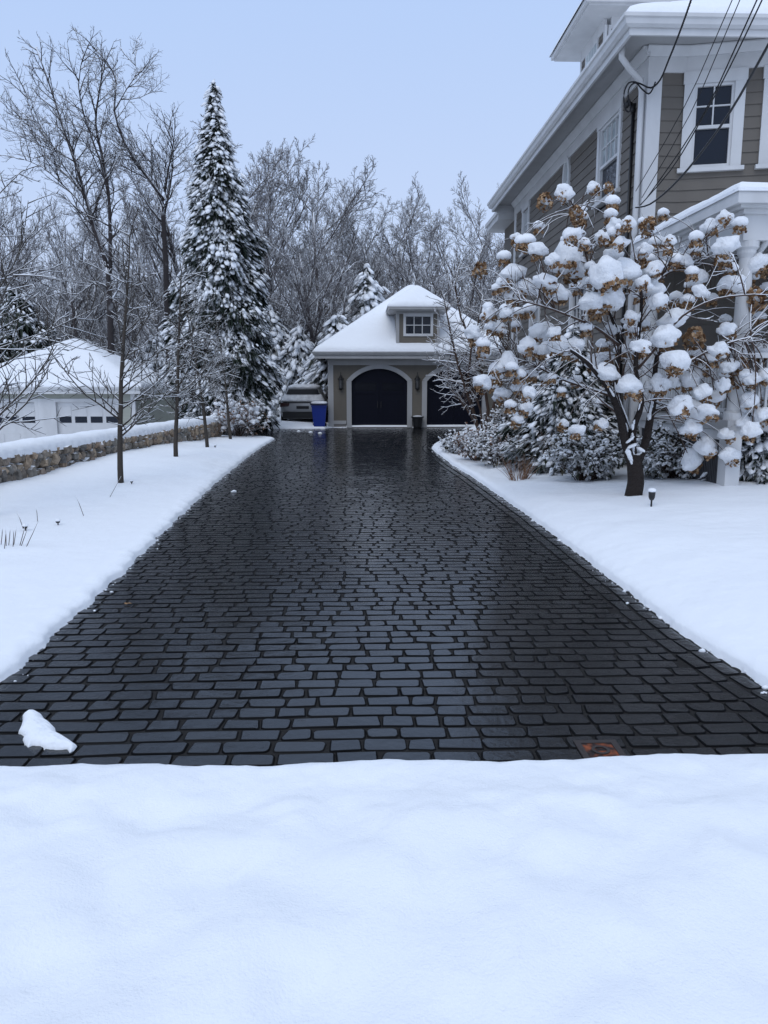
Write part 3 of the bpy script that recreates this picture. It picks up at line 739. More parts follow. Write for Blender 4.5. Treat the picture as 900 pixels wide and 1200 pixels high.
for a_, b_ in ((.2, D1 - DHW - .22), (D1 + DHW + .22, D2 - DHW - .22), (D2 + DHW + .22, fg.L - .2)):
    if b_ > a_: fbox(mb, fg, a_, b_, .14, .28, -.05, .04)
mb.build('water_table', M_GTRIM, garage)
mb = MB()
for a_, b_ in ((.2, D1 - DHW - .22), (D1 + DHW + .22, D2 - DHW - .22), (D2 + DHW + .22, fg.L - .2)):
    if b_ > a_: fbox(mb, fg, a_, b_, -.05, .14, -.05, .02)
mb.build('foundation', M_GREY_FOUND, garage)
def arc(uc, hw, vs, vt, n=20):
    rise = vt - vs; rad = (hw * hw + rise * rise) / (2 * rise); cv = vt - rad; th = math.asin(min(1, hw / rad))
    return [(uc + rad * math.sin(t), cv + rad * math.cos(t)) for t in np.linspace(th, -th, n)]
for uc in (D1, D2):
    # door leaf with vertical boards and recessed panels
    mb = MB(); outl = [(uc - DHW, .02), (uc + DHW, .02)] + arc(uc, DHW, DVS, DVT)
    mb.prism(outl, lambda u, v, n: fg(u, v, n), -.2, -.13)
    door = mb.build('garage_door', M_NAVY, garage)
    mb = MB()
    for sgn_ in (-1, 1):
        for ua, ub, va, vb in ((.02, .12, .06, 1.9), (DHW - .13, DHW - .03, .06, 1.75), (.12, DHW - .13, .06, .18), (.12, DHW - .13, 1.36, 1.47), (.12, DHW - .13, 1.8, 1.9)):
            p, q = sorted((uc + sgn_ * ua, uc + sgn_ * ub)); fbox(mb, fg, p, q, va, vb, -.13, -.105)
        for k in range(1, 6):
            u = uc + sgn_ * (.12 + k * (DHW - .25) / 6); fbox(mb, fg, u - .008, u + .008, .18, 1.36, -.13, -.12)
    mb.build('rail', M_NAVY, door)
    mb = MB()
    for sgn_ in (-1, 1):
        p, q = sorted((uc + sgn_ * .13, uc + sgn_ * (DHW - .14))); fbox(mb, fg, p, q, 1.48, 1.79, -.13, -.118)
    mb.build('light_pane', M_DOORGLASS, door)
    mb = MB()
    for sgn_ in (-1, 1): fbox(mb, fg, uc + sgn_ * .07 - .012, uc + sgn_ * .07 + .012, .78, 1.05, -.105, -.07)
    mb.build('handle', M_BLACK, door)
    # casing
    mb = MB(); i_ = arc(uc, DHW, DVS, DVT); o_ = arc(uc, DHW + .2, DVS + .03, DVT + .17); k = len(i_)
    V = [fg(u, v, .05) for u, v in i_] + [fg(u, v, .05) for u, v in o_] + [fg(u, v, -.2) for u, v in i_] + [fg(u, v, -.02) for u, v in o_]
    F = []
    for j in range(k - 1): F += [(j, j+1, k+j+1, k+j), (j+1, j, 2*k+j, 2*k+j+1), (k+j, k+j+1, 3*k+j+1, 3*k+j)]
    mb.add(V, [np.array(F)])
    fbox(mb, fg, uc - DHW - .2, uc - DHW, 0, DVS + .01, -.2, .048); fbox(mb, fg, uc + DHW, uc + DHW + .2, 0, DVS + .01, -.2, .048)
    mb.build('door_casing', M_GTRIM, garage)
    mb = MB(); fbox(mb, fg, uc - DHW, uc + DHW, -.01, .025, -.2, .10); mb.build('threshold', M_GREY_FOUND, garage)
for uc in (.50, (D1 + D2) / 2, fg.L - .4):
    mb = MB(); fbox(mb, fg, uc - .08, uc + .08, 1.55, 1.78, .02, .04); c0 = fg(uc, 0, .14)
    mb.lathe([(.01, 2.22), (.015, 2.12), (.04, 2.06), (.12, 1.95), (.125, 1.92), (.1, 1.9)], (c0[0], c0[1], 0), 8)
    mb.lathe([(.01, 1.5), (.05, 1.53), (.09, 1.57), (.09, 1.6)], (c0[0], c0[1], 0), 8)
    for j in range(4): a_ = j * math.pi / 2 + .78; mb.box((c0[0] + .085 * math.cos(a_) - .01, c0[1] + .085 * math.sin(a_) - .01, 1.58), (c0[0] + .085 * math.cos(a_) + .01, c0[1] + .085 * math.sin(a_) + .01, 1.92))
    fbox(mb, fg, uc - .02, uc + .02, 1.72, 1.76, .03, .16)
    ln = mb.build('wall_lantern', M_BLACK, garage)
    mb = MB(); mb.lathe([(.07, 1.6), (.085, 1.9)], (c0[0], c0[1], 0), 8); mb.build('lantern_glass', M_LAMP_GLASS, ln)
# roof and dormer
RX0, RX1, RY0, RY1, RZ, RS = -1.72, 6.5, 30.95, 39.2, 2.98, 0.735
mb = hip_roof_mb(RX0, RX1, RY0, RY1, RZ, RS); rf = mb.build('roof', M_SHINGLE, garage)
def gdorm(X, Y, z): return z
mb = snow_roof(RX0 - .04, RX1 + .04, RY0 - .04, RY1 + .04, RZ + .02, RS, 0.15, n=90, soft=.10, amp=.015, seed=1); mb.build('roof_snow', M_SNOWC, rf, smooth=True)
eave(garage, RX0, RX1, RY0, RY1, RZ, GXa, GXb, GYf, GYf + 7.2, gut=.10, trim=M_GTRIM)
dx0, dx1, dyf, dz = 1.54, 3.24, 31.2, 4.60
fd2 = Fr((dx0, dyf), (dx1, dyf)); fdl = Fr((dx0, dyf + 2.2), (dx0, dyf))
mb = MB(); siding(mb, fd2, .1, fd2.L - .1, 3.1, dz - .1, .1, [rect_cut(.36, fd2.L - .36, 3.72, 4.40)], .012); siding(mb, fdl, 0, fdl.L - .1, 3.1, dz - .1, .1, (), .012)
gd = mb.build('dormer', M_TAUPE2, garage)
mb = MB(); fbox(mb, fd2, 0, .1, 3.1, dz - .02, -.05, .03); fbox(mb, fd2, fd2.L - .1, fd2.L, 3.1, dz - .02, -.05, .03); fbox(mb, fdl, fdl.L - .1, fdl.L + .028, 3.1, dz - .02, -.05, .03); fbox(mb, fd2, .1, fd2.L - .1, dz - .12, dz - .02, -.05, .028)
mb.build('dormer_trim', M_GTRIM, gd)
mb = MB(); mb.box((dx0 - .3, dyf - .36, dz - .02), (dx1 + .3, dyf + 2.6, dz + .02)); mb.box((dx0 - .36, dyf - .42, dz + .02), (dx1 + .36, dyf + 2.6, dz + .14)); mb.build('dormer_eave', M_GTRIM, gd)
mb = snow_roof(dx0 - .38, dx1 + .38, dyf - .44, dyf + 4.4, dz + .13, RS, 0.14, n=40, soft=.10, seed=7); mb.build('dormer_snow', M_SNOWC, gd, smooth=True)
mb = MB(); u0, u1, v0, v1 = .36, fd2.L - .36, 3.72, 4.38
for ua, ub, va, vb in ((u0 - .1, u0, v0 - .1, v1 + .12), (u1, u1 + .1, v0 - .1, v1 + .12), (u0, u1, v1, v1 + .12), (u0, u1, v0 - .1, v0)): fbox(mb, fd2, ua, ub, va, vb, -.05, .05)
for k in (1, 2): u = u0 + (u1 - u0) * k / 3; fbox(mb, fd2, u - .016, u + .016, v0, v1, -.03, .015)
for k in (1,): v = v0 + (v1 - v0) * k / 2; fbox(mb, fd2, u0, u1, v - .016, v + .016, -.03, .013)
wdw = mb.build('dormer_window', M_WHITE, gd)
mb = MB(); fbox(mb, fd2, u0, u1, v0, v1, -.06, -.035); mb.build('dormer_pane', M_GLASS, gd)

# ================================================================== NEIGHBOUR'S WHITE GARAGE
NX0, NX1, NYf, NB = -15.1, -8.55, 30.0, -1.1
ng = thing('neighbour_garage', ((NX0 + NX1) / 2, NYf + 3.3, NB), 'pale sage garage with two white doors and snowy hip roof behind the stone wall', 'garage')
fn = Fr((NX0, NYf), (NX1, NYf)); fnr = Fr((NX1, NYf), (NX1, NYf + 6.6))
nd_ = [(.2 + .0, 2.9), (3.45, 6.05)]
mb = MB(); siding(mb, fn, .12, fn.L - .14, NB, 1.5, .12, [rect_cut(a, b, NB - 1, 1.12) for a, b in nd_], .012); siding(mb, fnr, .12, fnr.L, NB, 1.5, .12, (), .012); mb.build('wall', M_SAGE, ng)
mb = MB(); fbox(mb, fn, fn.L - .14, fn.L + .02, NB, 1.5, -.05, .03); fbox(mb, fnr, -.02, .12, NB, 1.5, -.05, .028); fbox(mb, fn, 0, .12, NB, 1.5, -.05, .03); mb.build('corner_board', M_WHITE, ng)
mb = MB(); mb.box((NX0 + .05, NYf + .3, NB), (NX1 - .05, NYf + 6.6, 1.6)); mb.box((NX0 + .05, NYf + .03, 1.13), (NX1 - .05, NYf + .3, 1.6)); mb.build('interior_shell', M_DARK, ng)
for a, b in nd_:
    mb = MB(); fbox(mb, fn, a + .12, b - .12, NB, 1.08, -.16, -.10)
    for r_ in range(4):
        for c_ in range(4):
            if r_ == 2: continue
            w_ = (b - a - .24) / 4; fbox(mb, fn, a + .12 + c_ * w_ + .06, a + .12 + (c_ + 1) * w_ - .06, NB + .06 + r_ * .52, NB + r_ * .52 + .44, -.10, -.085)
    dr = mb.build('garage_door', M_WHITE, ng)
    for c_ in range(4):
        w_ = (b - a - .24) / 4; mb = MB(); fbox(mb, fn, a + .12 + c_ * w_ + .07, a + .12 + (c_ + 1) * w_ - .07, .28, .58, -.10, -.088); mb.build('door_light', M_GLASS, dr)
    mb = MB(); fbox(mb, fn, a, a + .12, NB, 1.2, -.16, .035); fbox(mb, fn, b - .12, b, NB, 1.2, -.16, .035); fbox(mb, fn, a + .12, b - .12, 1.08, 1.2, -.16, .033); mb.build('door_casing', M_WHITE, ng)
mb = MB(); fbox(mb, fn, 2.9, 3.45, NB, 1.2, -.05, .03); mb.build('pier_board', M_WHITE, ng)
mb = hip_roof_mb(NX0 - .35, NX1 + .35, NYf - .35, NYf + 6.95, 1.62, .53); rf = mb.build('roof', M_SHINGLE, ng)
mb = snow_roof(NX0 - .4, NX1 + .4, NYf - .4, NYf + 7.0, 1.64, .53, .14, n=60, seed=3); mb.build('roof_snow', M_SNOWC, rf, smooth=True)
eave(ng, NX0 - .35, NX1 + .35, NYf - .35, NYf + 6.95, 1.62, NX0, NX1, NYf, NYf + 6.6, gut=.08)

# ================================================================== FIELD-STONE WALL
WY0, WY1 = 7.5, 24.5
wall = thing('stone_wall', (wallx(16.), 16., 0.1), 'low dry field-stone wall under a thick cap of snow along the left yard', 'wall')
mb = MB(); g3 = [(i, j, k) for i in (-1, 0, 1) for j in (-1, 0, 1) for k in (-1, 0, 1) if max(abs(i), abs(j), abs(k)) == 1]
gi = {p: n for n, p in enumerate(g3)}; sf = []
for ax in range(3):
    for sg in (-1, 1):
        for a in (-1, 0):
            for b in (-1, 0):
                def pt(u, v): p = [0, 0, 0]; p[ax] = sg; p[(ax+1) % 3] = u; p[(ax+2) % 3] = v; return gi[tuple(p)]
                q = [pt(a, b), pt(a+1, b), pt(a+1, b+1), pt(a, b+1)]; sf.append(q if sg > 0 else q[::-1])
sf = np.array(sf); g3 = np.array(g3, float)
rd = g3 / (np.abs(g3) ** 3.5).sum(1, keepdims=True) ** (1 / 3.5)
wu = np.array([1.30 / 11.3, 1.0, 0]); wu /= np.linalg.norm(wu); wn = np.array([wu[1], -wu[0], 0])
zrow = -.05
while zrow < .47:
    h = rng.uniform(.13, .21)
    if zrow + h > .5: h = .595 - zrow
    s_ = WY0
    while s_ < WY1:
        l = rng.choice([rng.uniform(.1, .17), rng.uniform(.17, .33)])
        tall = rng.random() < .25
        hh = min(h * (1.45 if tall else 1.0), .60 - zrow)
        c = np.array([wallx(s_ + l / 2), s_ + l / 2, zrow + hh / 2]) + rng.normal(0, .012, 3) + wn * (.18 + rng.uniform(-.03, .03) + (.015 if tall else 0))
        P = rd * np.array([.14, l / 2 * 1.02, hh / 2 * 1.04]) + rng.normal(0, .014, rd.shape)
        an = rng.normal(0, .13); P = np.stack([P[:, 0], P[:, 1] * math.cos(an) - P[:, 2] * math.sin(an), P[:, 1] * math.sin(an) + P[:, 2] * math.cos(an)], 1)
        W = c + P[:, :1] * wn + P[:, 1:2] * wu + P[:, 2:] * np.array([0, 0, 1.])
        mb.add(W, [sf], float(rng.random())); s_ += l
    zrow += h * .95
mb.build('stonework', M_STONE, wall)
mb = MB(); P0, P1 = np.array([wallx(WY0), WY0, 0]), np.array([wallx(WY1), WY1, 0])
V = [P0 - wn*.3, P0 + wn*.12, P1 + wn*.12, P1 - wn*.3]; mb.add([tuple(v + np.array([0,0,-.8])) for v in V] + [tuple(v + np.array([0,0,.58])) for v in V], [np.array([(0,3,2,1),(4,5,6,7),(0,1,5,4),(1,2,6,5),(2,3,7,6),(3,0,4,7)])]); mb.build('core', M_DARK, wall)
mb = MB(); ns = 330; prof = [(math.cos(t), math.sin(t)) for t in np.linspace(math.radians(-12), math.radians(192), 15)]; V = []
for i in range(ns + 1):
    s_ = i / ns; c = P0 + (P1 - P0) * s_; yq = WY0 + (WY1 - WY0) * s_
    endr = min(1, math.sqrt(max(0, 1 - (1 - min(1, min(s_, 1 - s_) * ns / 9)) ** 2)) + .05)
    for k_, (cx_, sz_) in enumerate(prof):
        ww = .31 + .02 * fbm(yq, 0, 3, 1.7) + .02 * math.sin(yq * 23 + k_) * (sz_ < .2); hh = (.17 + .02 * fbm(yq, 5, 0, 1.1)) * endr
        p = np.sign(cx_) * abs(cx_) ** .65 * ww; q = np.sign(sz_) * abs(sz_) ** .8 * hh
        V.append(c + wn * (p - .02) * endr + np.array([0, 0, .60 + q + .01 * fbm(yq, k_ * .4, 1, 3)]))
k = len(prof); mb.add(V, [np.array([(i*k+j, i*k+j+1, (i+1)*k+j+1, (i+1)*k+j) for i in range(ns) for j in range(k-1)]), np.array([list(range(k))]), np.array([[ns*k+j for j in range(k)][::-1]])])
mb.build('snow_cap', M_SNOWC, wall, smooth=True)

# ================================================================== TREES AND SHRUBS
def V3(*a): return Vector(a)
def perp(d, rg):
    while True:
        r = Vector((rg.uniform(-1, 1), rg.uniform(-1, 1), rg.uniform(-1, 1)))
        r -= d * r.dot(d)
        if r.length > .2: return r.normalized()
def shoot(p, d, L, r0, n, rg, up=0.0, wob=.1, taper=.35):
    """one wandering branch as a polyline"""
    pts = [p.copy()]; rad = [r0]; d = d.normalized()
    for i in range(1, n):
        d = (d + Vector((rg.gauss(0, wob), rg.gauss(0, wob), rg.gauss(0, wob) + up))).normalized()
        p = p + d * (L / (n - 1)); pts.append(p); rad.append(r0 * (1 - (1 - taper) * i / (n - 1)))
    return pts, rad
def at_t(pts, rad, t):
    x = t * (len(pts) - 1); i = min(int(x), len(pts) - 2); f = x - i
    return pts[i].lerp(pts[i+1], f), (pts[i+1] - pts[i]).normalized(), rad[i] + (rad[i+1] - rad[i]) * f
def plen(pts): return sum((pts[i+1] - pts[i]).length for i in range(len(pts) - 1))
def grow(out, pts, rad, lev, spec, rg):
    if lev >= len(spec): return
    s = spec[lev]; Lp = plen(pts); n = s['n'] if isinstance(s['n'], int) else max(1, int(s['n'] * Lp + rg.random()))
    for k in range(n):
        t = s.get('t0', .2) + (1 - s.get('t0', .2)) * ((k + rg.random()) / n)
        p, d, r = at_t(pts, rad, min(t, .995))
        a = R(rg.gauss(s['ang'], s.get('dang', 10)))
        nd2 = d * math.cos(a) + perp(d, rg) * math.sin(a)
        L = (s['len'] if 'len' in s else Lp * s['ratio']) * rg.uniform(.65, 1.2) * (1 - s.get('fall', .5) * (t - s.get('t0', .2)) / (1 - s.get('t0', .2) + 1e-6))
        r0 = max(s.get('rmin', .006), min(r * .75, r * s.get('rr', .55)))
        q, qr = shoot(p, nd2, L, r0, s.get('pts', 4), rg, s.get('up', .1), s.get('wob', .12), s.get('taper', .4))
        out.append((lev, q, qr)); grow(out, q, qr, lev + 1, spec, rg)
def tree_parts(root, stem, out, m, sides_hi=6, local=True, crown_name='crown', snow=None, snow_levels=(0, 1)):
    mb = MB(); mb.tubes([(np.array(p), np.array(r)) for p, r in stem], 8); mb.build('trunk', m, root, True, local)
    mb = MB()
    lo = [(np.array(p), np.array(r)) for l, p, r in out if l <= 1]; hi = [(np.array(p), np.array(r)) for l, p, r in out if l > 1]
    if lo: mb.tubes(lo, 5)
    if hi: mb.tubes(hi, 3)
    mb.build(crown_name, m, root, True, local)
    if snow:
        mb = MB(); ls = []
        for l, p, r in out:
            P = np.array(p); r = np.array(r); dz = np.abs(np.diff(P[:, 2])).sum() / (np.linalg.norm(np.diff(P, axis=0), axis=1).sum() + 1e-6)
            if dz > .8 or snow_rg.random() > snow[1]: continue
            rs = np.clip(r * snow[0], .006, .03) * (1.1 - dz * .6)
            rs = rs * np.linspace(.9, .55, len(rs)); ls.append((P + np.stack([0*r, 0*r, r * .8 + rs * .5], 1), rs))
        if ls: mb.tubes(ls, 4); tag(mb.build('snow', M_SNOWC, root, True, local), kind='stuff')
snow_rg = random.Random(77)

# ---- bare woodland trees: five shapes, then copies
def bare_tree(name, seed, H, spread, label, group, dense=1.0):
    rg = random.Random(seed); root = thing(name, (0, 0, 0), label, 'tree', group)
    fork = H * rg.uniform(.16, .3)
    st, sr = shoot(V3(0, 0, -.3), V3(0, 0, 1), H * .70, H * .015, 9, rg, .05, .06, .16)
    stem = [(st, sr)]; out = []
    spec = [dict(n=int(13 * dense), ang=32 + spread, ratio=.56, up=.085, wob=.09, pts=6, t0=.18, rr=.55, fall=.40, rmin=.03),
            dict(n=int(13), ang=40, ratio=.46, up=.08, wob=.13, pts=5, t0=.12, rr=.5, rmin=.014),
            dict(n=int(9 * dense), ang=38, ratio=.46, up=.07, wob=.15, pts=4, t0=.10, rr=.55, rmin=.0095),
            dict(n=5, ang=38, ratio=.55, up=.04, wob=.15, pts=3, t0=.1, rr=.6, rmin=.008, taper=.7)]
    grow(out, st, sr, 0, spec, rg); tree_parts(root, stem, out, M_BARK_FAR)
    return root
bare = [bare_tree('bare_tree', 100 + i, 13.5, [6, 10, 2, 14, 8][i], 'x', 'bare trees rising behind the garages', [1, 1.1, .9, 1, 1.2][i]) for i in range(5)]
spots = [  # px of the trunk, y of the top, distance, label
 (345, 185, 44, 'broad bare snow-dusted tree between the tall evergreen and the garage roof'),
 (395, 172, 46, 'tallest rounded bare tree directly above the garage roof\'s left slope'),
 (448, 205, 47, 'bare tree with upright limbs above the garage dormer\'s left side'),
 (492, 196, 49, 'slim bare tree standing straight above the garage dormer'),
 (545, 206, 48, 'bare tree just left of the big house\'s lowest eave corner'),
 (600, 195, 50, 'bare tree partly hidden by the big house\'s far eave corner'),
 (305, 150, 47, 'bare tree showing past the tall evergreen\'s right flank'),
 (215, 128, 43, 'bare tree showing past the tall evergreen\'s left flank'),
 (70, 240, 46, 'bare tree behind the peak of the white garage\'s roof'),
 (10, 225, 44, 'bare tree at the left frame edge behind the white garage'),
 (575, 255, 42, 'short bare tree behind the garage roof\'s right end'),
 (150, 220, 50, 'bare tree behind the two big bare trees on the left'),
 (235, 165, 45, 'upright bare tree directly behind the tall evergreen'),
 (370, 235, 40, 'shorter bare tree behind the garage roof\'s left corner, nearer than its neighbours'),
 (425, 240, 54, 'distant bare tree glimpsed between taller trunks above the garage ridge'),
 (520, 240, 43, 'bare tree with spreading limbs above the garage roof\'s right half'),
 (110, 280, 42, 'low bare tree behind the white garage\'s right half'),
 (40, 300, 41, 'low bare tree behind the white garage\'s left half'),
 (275, 250, 42, 'low bare tree between the tall evergreen and the woods behind it'),
 (180, 300, 40, 'low bare tree behind the row of young trees'),
]
used = set()
for i, (px, py, Y, lab) in enumerate(spots):
    b = PY(px, 450, Y); top = PY(px, py, Y); k = i % 5; s = (top[2] + .6) / 12.0
    if k in used: dup(bare[k], (b[0], b[1], -.5), i * 2.1, lab, s)
    else:
        used.add(k); o = bare[k]; o.location = (b[0], b[1], -.5); o.rotation_euler = (0, 0, i * 2.1); o.scale = (s,) * 3; o['label'] = lab
# ---- the far wood: one mass
mb = MB(); rg = random.Random(9); ls = []
for i in range(150):
    x = rg.uniform(-44, 30); Y = rg.uniform(51, 78); H = rg.uniform(8, 13.5)
    st, sr = shoot(V3(x, Y, -.5), V3(0, 0, 1), H, .14, 6, rg, .04, .06, .15); ls.append((np.array(st), np.array(sr)))
    out = []; grow(out, st, sr, 0, [dict(n=16, ang=36, ratio=.42, up=.1, wob=.12, pts=4, t0=.06, rr=.5, rmin=.03), dict(n=8, ang=40, ratio=.5, up=.06, wob=.15, pts=3, t0=.1, rmin=.02), dict(n=4, ang=40, ratio=.5, up=.03, wob=.15, pts=3, t0=.1, rmin=.014)], rg)
    ls += [(np.array(p), np.array(r)) for _, p, r in out]
for i in range(4200):   # brush and saplings under it
    x = rg.uniform(-45, 32); Y = rg.uniform(46, 76); st, sr = shoot(V3(x, Y, -.4), V3(rg.gauss(0, .35), rg.gauss(0, .3), 1), rg.uniform(1.5, 4.5), .03, 4, rg, -.03, .14, .4); ls.append((np.array(st), np.array(sr)))
    for j in range(4): p, d, r = at_t(st, sr, rg.uniform(.25, .95)); q, qr = shoot(p, d + perp(d, rg), rg.uniform(.5, 1.4), .018, 3, rg, 0, .15, .5); ls.append((np.array(q), np.array(qr)))
mb.tubes(ls, 3)
tag(mb.build('far_woods', M_BARK_FAR, smooth=True), 'far snow-dusted wood reading as one grey mass behind the garages', 'woods', kind='stuff')

# ---- the two big bare trees at left, limbs traced from the photograph
def traced_tree(name, Y, trunk, limbs, r_trunk, label, spec, seed, mtl, depth=.9, r_limb=.085, base_z=-.8, snow=None, loc_dx=0):
    rg = random.Random(seed)
    b = PY(*trunk[0], Y); root = thing(name, (b[0], Y, base_z), label, 'tree', None)
    def path(pix, d0, d1, r0, r1):
        n = len(pix); P = []
        for i, (x, y) in enumerate(pix): t = i / (n - 1); P.append(Vector(PY(x, y, Y + d0 + (d1 - d0) * t)))
        Q = []                                                # smooth it
        for i in range(n - 1):
            for t in (0, .5):
                a = P[max(i-1, 0)]; bb = P[i]; c = P[i+1]; d = P[min(i+2, n-1)]
                Q.append(0.5 * ((2*bb) + (c - a)*t + (2*a - 5*bb + 4*c - d)*t*t + (3*bb - a - 3*c + d)*t**3))
        Q.append(P[-1]); m = len(Q); return Q, [r0 + (r1 - r0) * i / (m - 1) for i in range(m)]
    P, rad = path(trunk, 0, 0, r_trunk, r_trunk * .5); P[0].z = base_z
    stem = [(P, rad)]; out = []
    grow(out, P, rad, 0, [dict(spec[0], n=.5, t0=.5)] + spec[1:], rg)
    for lm in limbs:
        pix, r0 = lm[0], .78 * (lm[1] if len(lm) > 1 else r_limb)
        Q, qr = path(pix, 0 if len(lm) < 3 else lm[2], rg.uniform(-depth, depth), r0, r0 * .25)
        stem.append((Q, qr)); grow(out, Q, qr, 0, spec, rg)
    sh = Vector((b[0], Y, base_z))
    stem = [([p - sh for p in P], r) for P, r in stem]; out = [(l, [p - sh for p in P], r) for l, P, r in out]
    tree_parts(root, stem, out, mtl, snow=snow)
    return root
bigspec = [dict(n=3.6, ang=42, len=2.2, up=.07, wob=.13, pts=6, t0=.10, rr=.5, rmin=.022, fall=.5),
           dict(n=5.0, ang=40, ratio=.46, up=.05, wob=.16, pts=4, t0=.10, rr=.55, rmin=.011, fall=.35),
           dict(n=7.5, ang=42, ratio=.5, up=.03, wob=.16, pts=3, t0=.1, rr=.6, rmin=.0075, taper=.6)]
traced_tree('big_tree', 34, [(131, 480), (130, 400), (128, 345), (126, 310)],
  [([(127, 315), (113, 275), (100, 230), (88, 190), (74, 150), (60, 105), (42, 55)], .12),
   ([(129, 320), (129, 270), (127, 225), (119, 180), (112, 145), (116, 110), (122, 75)], .11),
   ([(112, 270), (96, 240), (72, 215), (48, 195), (22, 185)], .05),
   ([(100, 230), (78, 205), (52, 180), (30, 140)], .05),
   ([(127, 230), (118, 190), (100, 140), (92, 100), (98, 62)], .06),
   ([(129, 340), (112, 330), (92, 345), (70, 340), (40, 330)], .06),
   ([(88, 190), (60, 170), (38, 135), (28, 100)], .04)],
  .17, 'tall dark leaning bare tree rising behind the white garage', bigspec, 5, M_BARK_BIG)
traced_tree('big_tree', 37, [(200, 480), (196, 360), (193, 280), (190, 240)],
  [([(192, 235), (176, 212), (160, 190), (145, 165), (134, 130), (136, 95), (125, 72), (108, 55)], .10),
   ([(192, 240), (184, 215), (176, 190), (160, 178), (148, 172)], .05),
   ([(193, 250), (200, 215), (203, 180), (196, 145)], .06),
   ([(134, 130), (148, 105), (160, 85), (155, 62)], .04),
   ([(193, 225), (198, 195), (203, 172)], .08)],
  .17, 'bare tree with a long limb arching left and a snapped upright stub', bigspec, 6, M_BARK_BIG)

# ---- young trees in the left yard
yspec = [dict(n=11.0, ang=62, dang=14, len=1.15, up=.06, wob=.08, pts=7, t0=.0, rr=.40, rmin=.011, fall=.70),
         dict(n=6.0, ang=42, ratio=.46, up=.05, wob=.10, pts=4, t0=.12, rr=.65, rmin=.0075, fall=.4),
         dict(n=3, ang=40, ratio=.42, up=.03, wob=.12, pts=3, t0=.2, rr=.8, rmin=.006)]
def young_tree(seed, H, label, Lb=1.15):
    rg = random.Random(seed); root = thing('young_tree', (0, 0, 0), label, 'tree', 'young bare trees in a row along the stone wall')
    st, sr = shoot(V3(0, 0, -.1), V3(0, 0, 1), H, .052, 13, rg, .05, .03, .16)
    i0 = 1
    low = st[i0:]; lr = sr[i0:]
    cut = (0.80 / H); n = len(st)
    # branches start a metre up
    sub = [at_t(st, sr, cut + (1 - cut) * i / 8.0) for i in range(9)]
    out = []; sp = [dict(yspec[0], len=Lb)] + yspec[1:]
    grow(out, [s[0] for s in sub], [s[2] for s in sub], 0, sp, rg)
    tree_parts(root, [(st, sr)], out, M_BARK_YOUNG, snow=(.85, .6))
    return root
yt = [(141, 558, 4.1, 'nearest fully visible young bare tree, slender trunk before the stone wall', 1.5), (206, 536, 4.0, 'second young bare tree along the wall, thick with snow', 1.4), (243, 520, 3.9, 'third young snowy tree, left of the wall\'s far end', 1.4), (270, 509, 3.6, 'farthest small young tree beside the tan-leaved shrub', 1.3)]
for i, (px, py, H, lab, Lb) in enumerate(yt):
    g = GZ(px, py, .25); o = young_tree(31 + i, H, lab, Lb); o.location = (g[0], g[1], zat(g[0], g[1]) - .02)
o = young_tree(44, 4.6, 'young tree at the left frame edge, only its boughs reaching into view', 2.1); o.location = (-4.75, 9.9, .1)

# ---- slender tree in front of the garage
def twiggy_tree():
    rg = random.Random(3); g = GZ(565, 519, .12); root = thing('ornamental_tree', (g[0], g[1], .05), 'slender leaning snow-laden ornamental tree in front of the right garage door', 'tree'); Y = g[1]
    def pth(pix, r0, r1, dY): return [Vector(PY(x, y, Y + dY * i / len(pix))) - Vector((g[0], g[1], .05)) for i, (x, y) in enumerate(pix)], [r0 + (r1 - r0) * i / (len(pix) - 1) for i in range(len(pix))]
    stems = [pth([(566, 521), (558, 498), (546, 478), (534, 462), (523, 450)], .035, .01, -.3), pth([(566, 520), (563, 480), (552, 450), (534, 430), (514, 414)], .035, .01, .2), pth([(570, 520), (592, 490), (600, 460), (596, 430), (580, 400), (572, 370)], .035, .01, .2), pth([(566, 522), (557, 490), (545, 455), (536, 425), (529, 395), (523, 365), (520, 345)], .05, .012, -.4),
             pth([(566, 520), (572, 480), (566, 440), (554, 405), (540, 372), (533, 335), (538, 310)], .05, .012, .6),
             pth([(567, 520), (580, 470), (590, 430), (597, 390), (592, 350)], .045, .012, .3),
             pth([(557, 490), (548, 450), (552, 410), (560, 380), (566, 345)], .035, .01, -.2)]
    out = []
    for p, r in stems: grow(out, p, r, 0, [dict(n=7.2, ang=60, len=1.05, up=.03, wob=.13, pts=5, t0=.28, rr=.5, rmin=.010, fall=.5), dict(n=4.5, ang=45, ratio=.5, up=.0, wob=.14, pts=4, t0=.1, rmin=.007), dict(n=3, ang=45, ratio=.45, pts=3, rmin=.005)], rg)
    tree_parts(root, stems, out, M_TWIG, snow=(1.9, .8))
twiggy_tree()

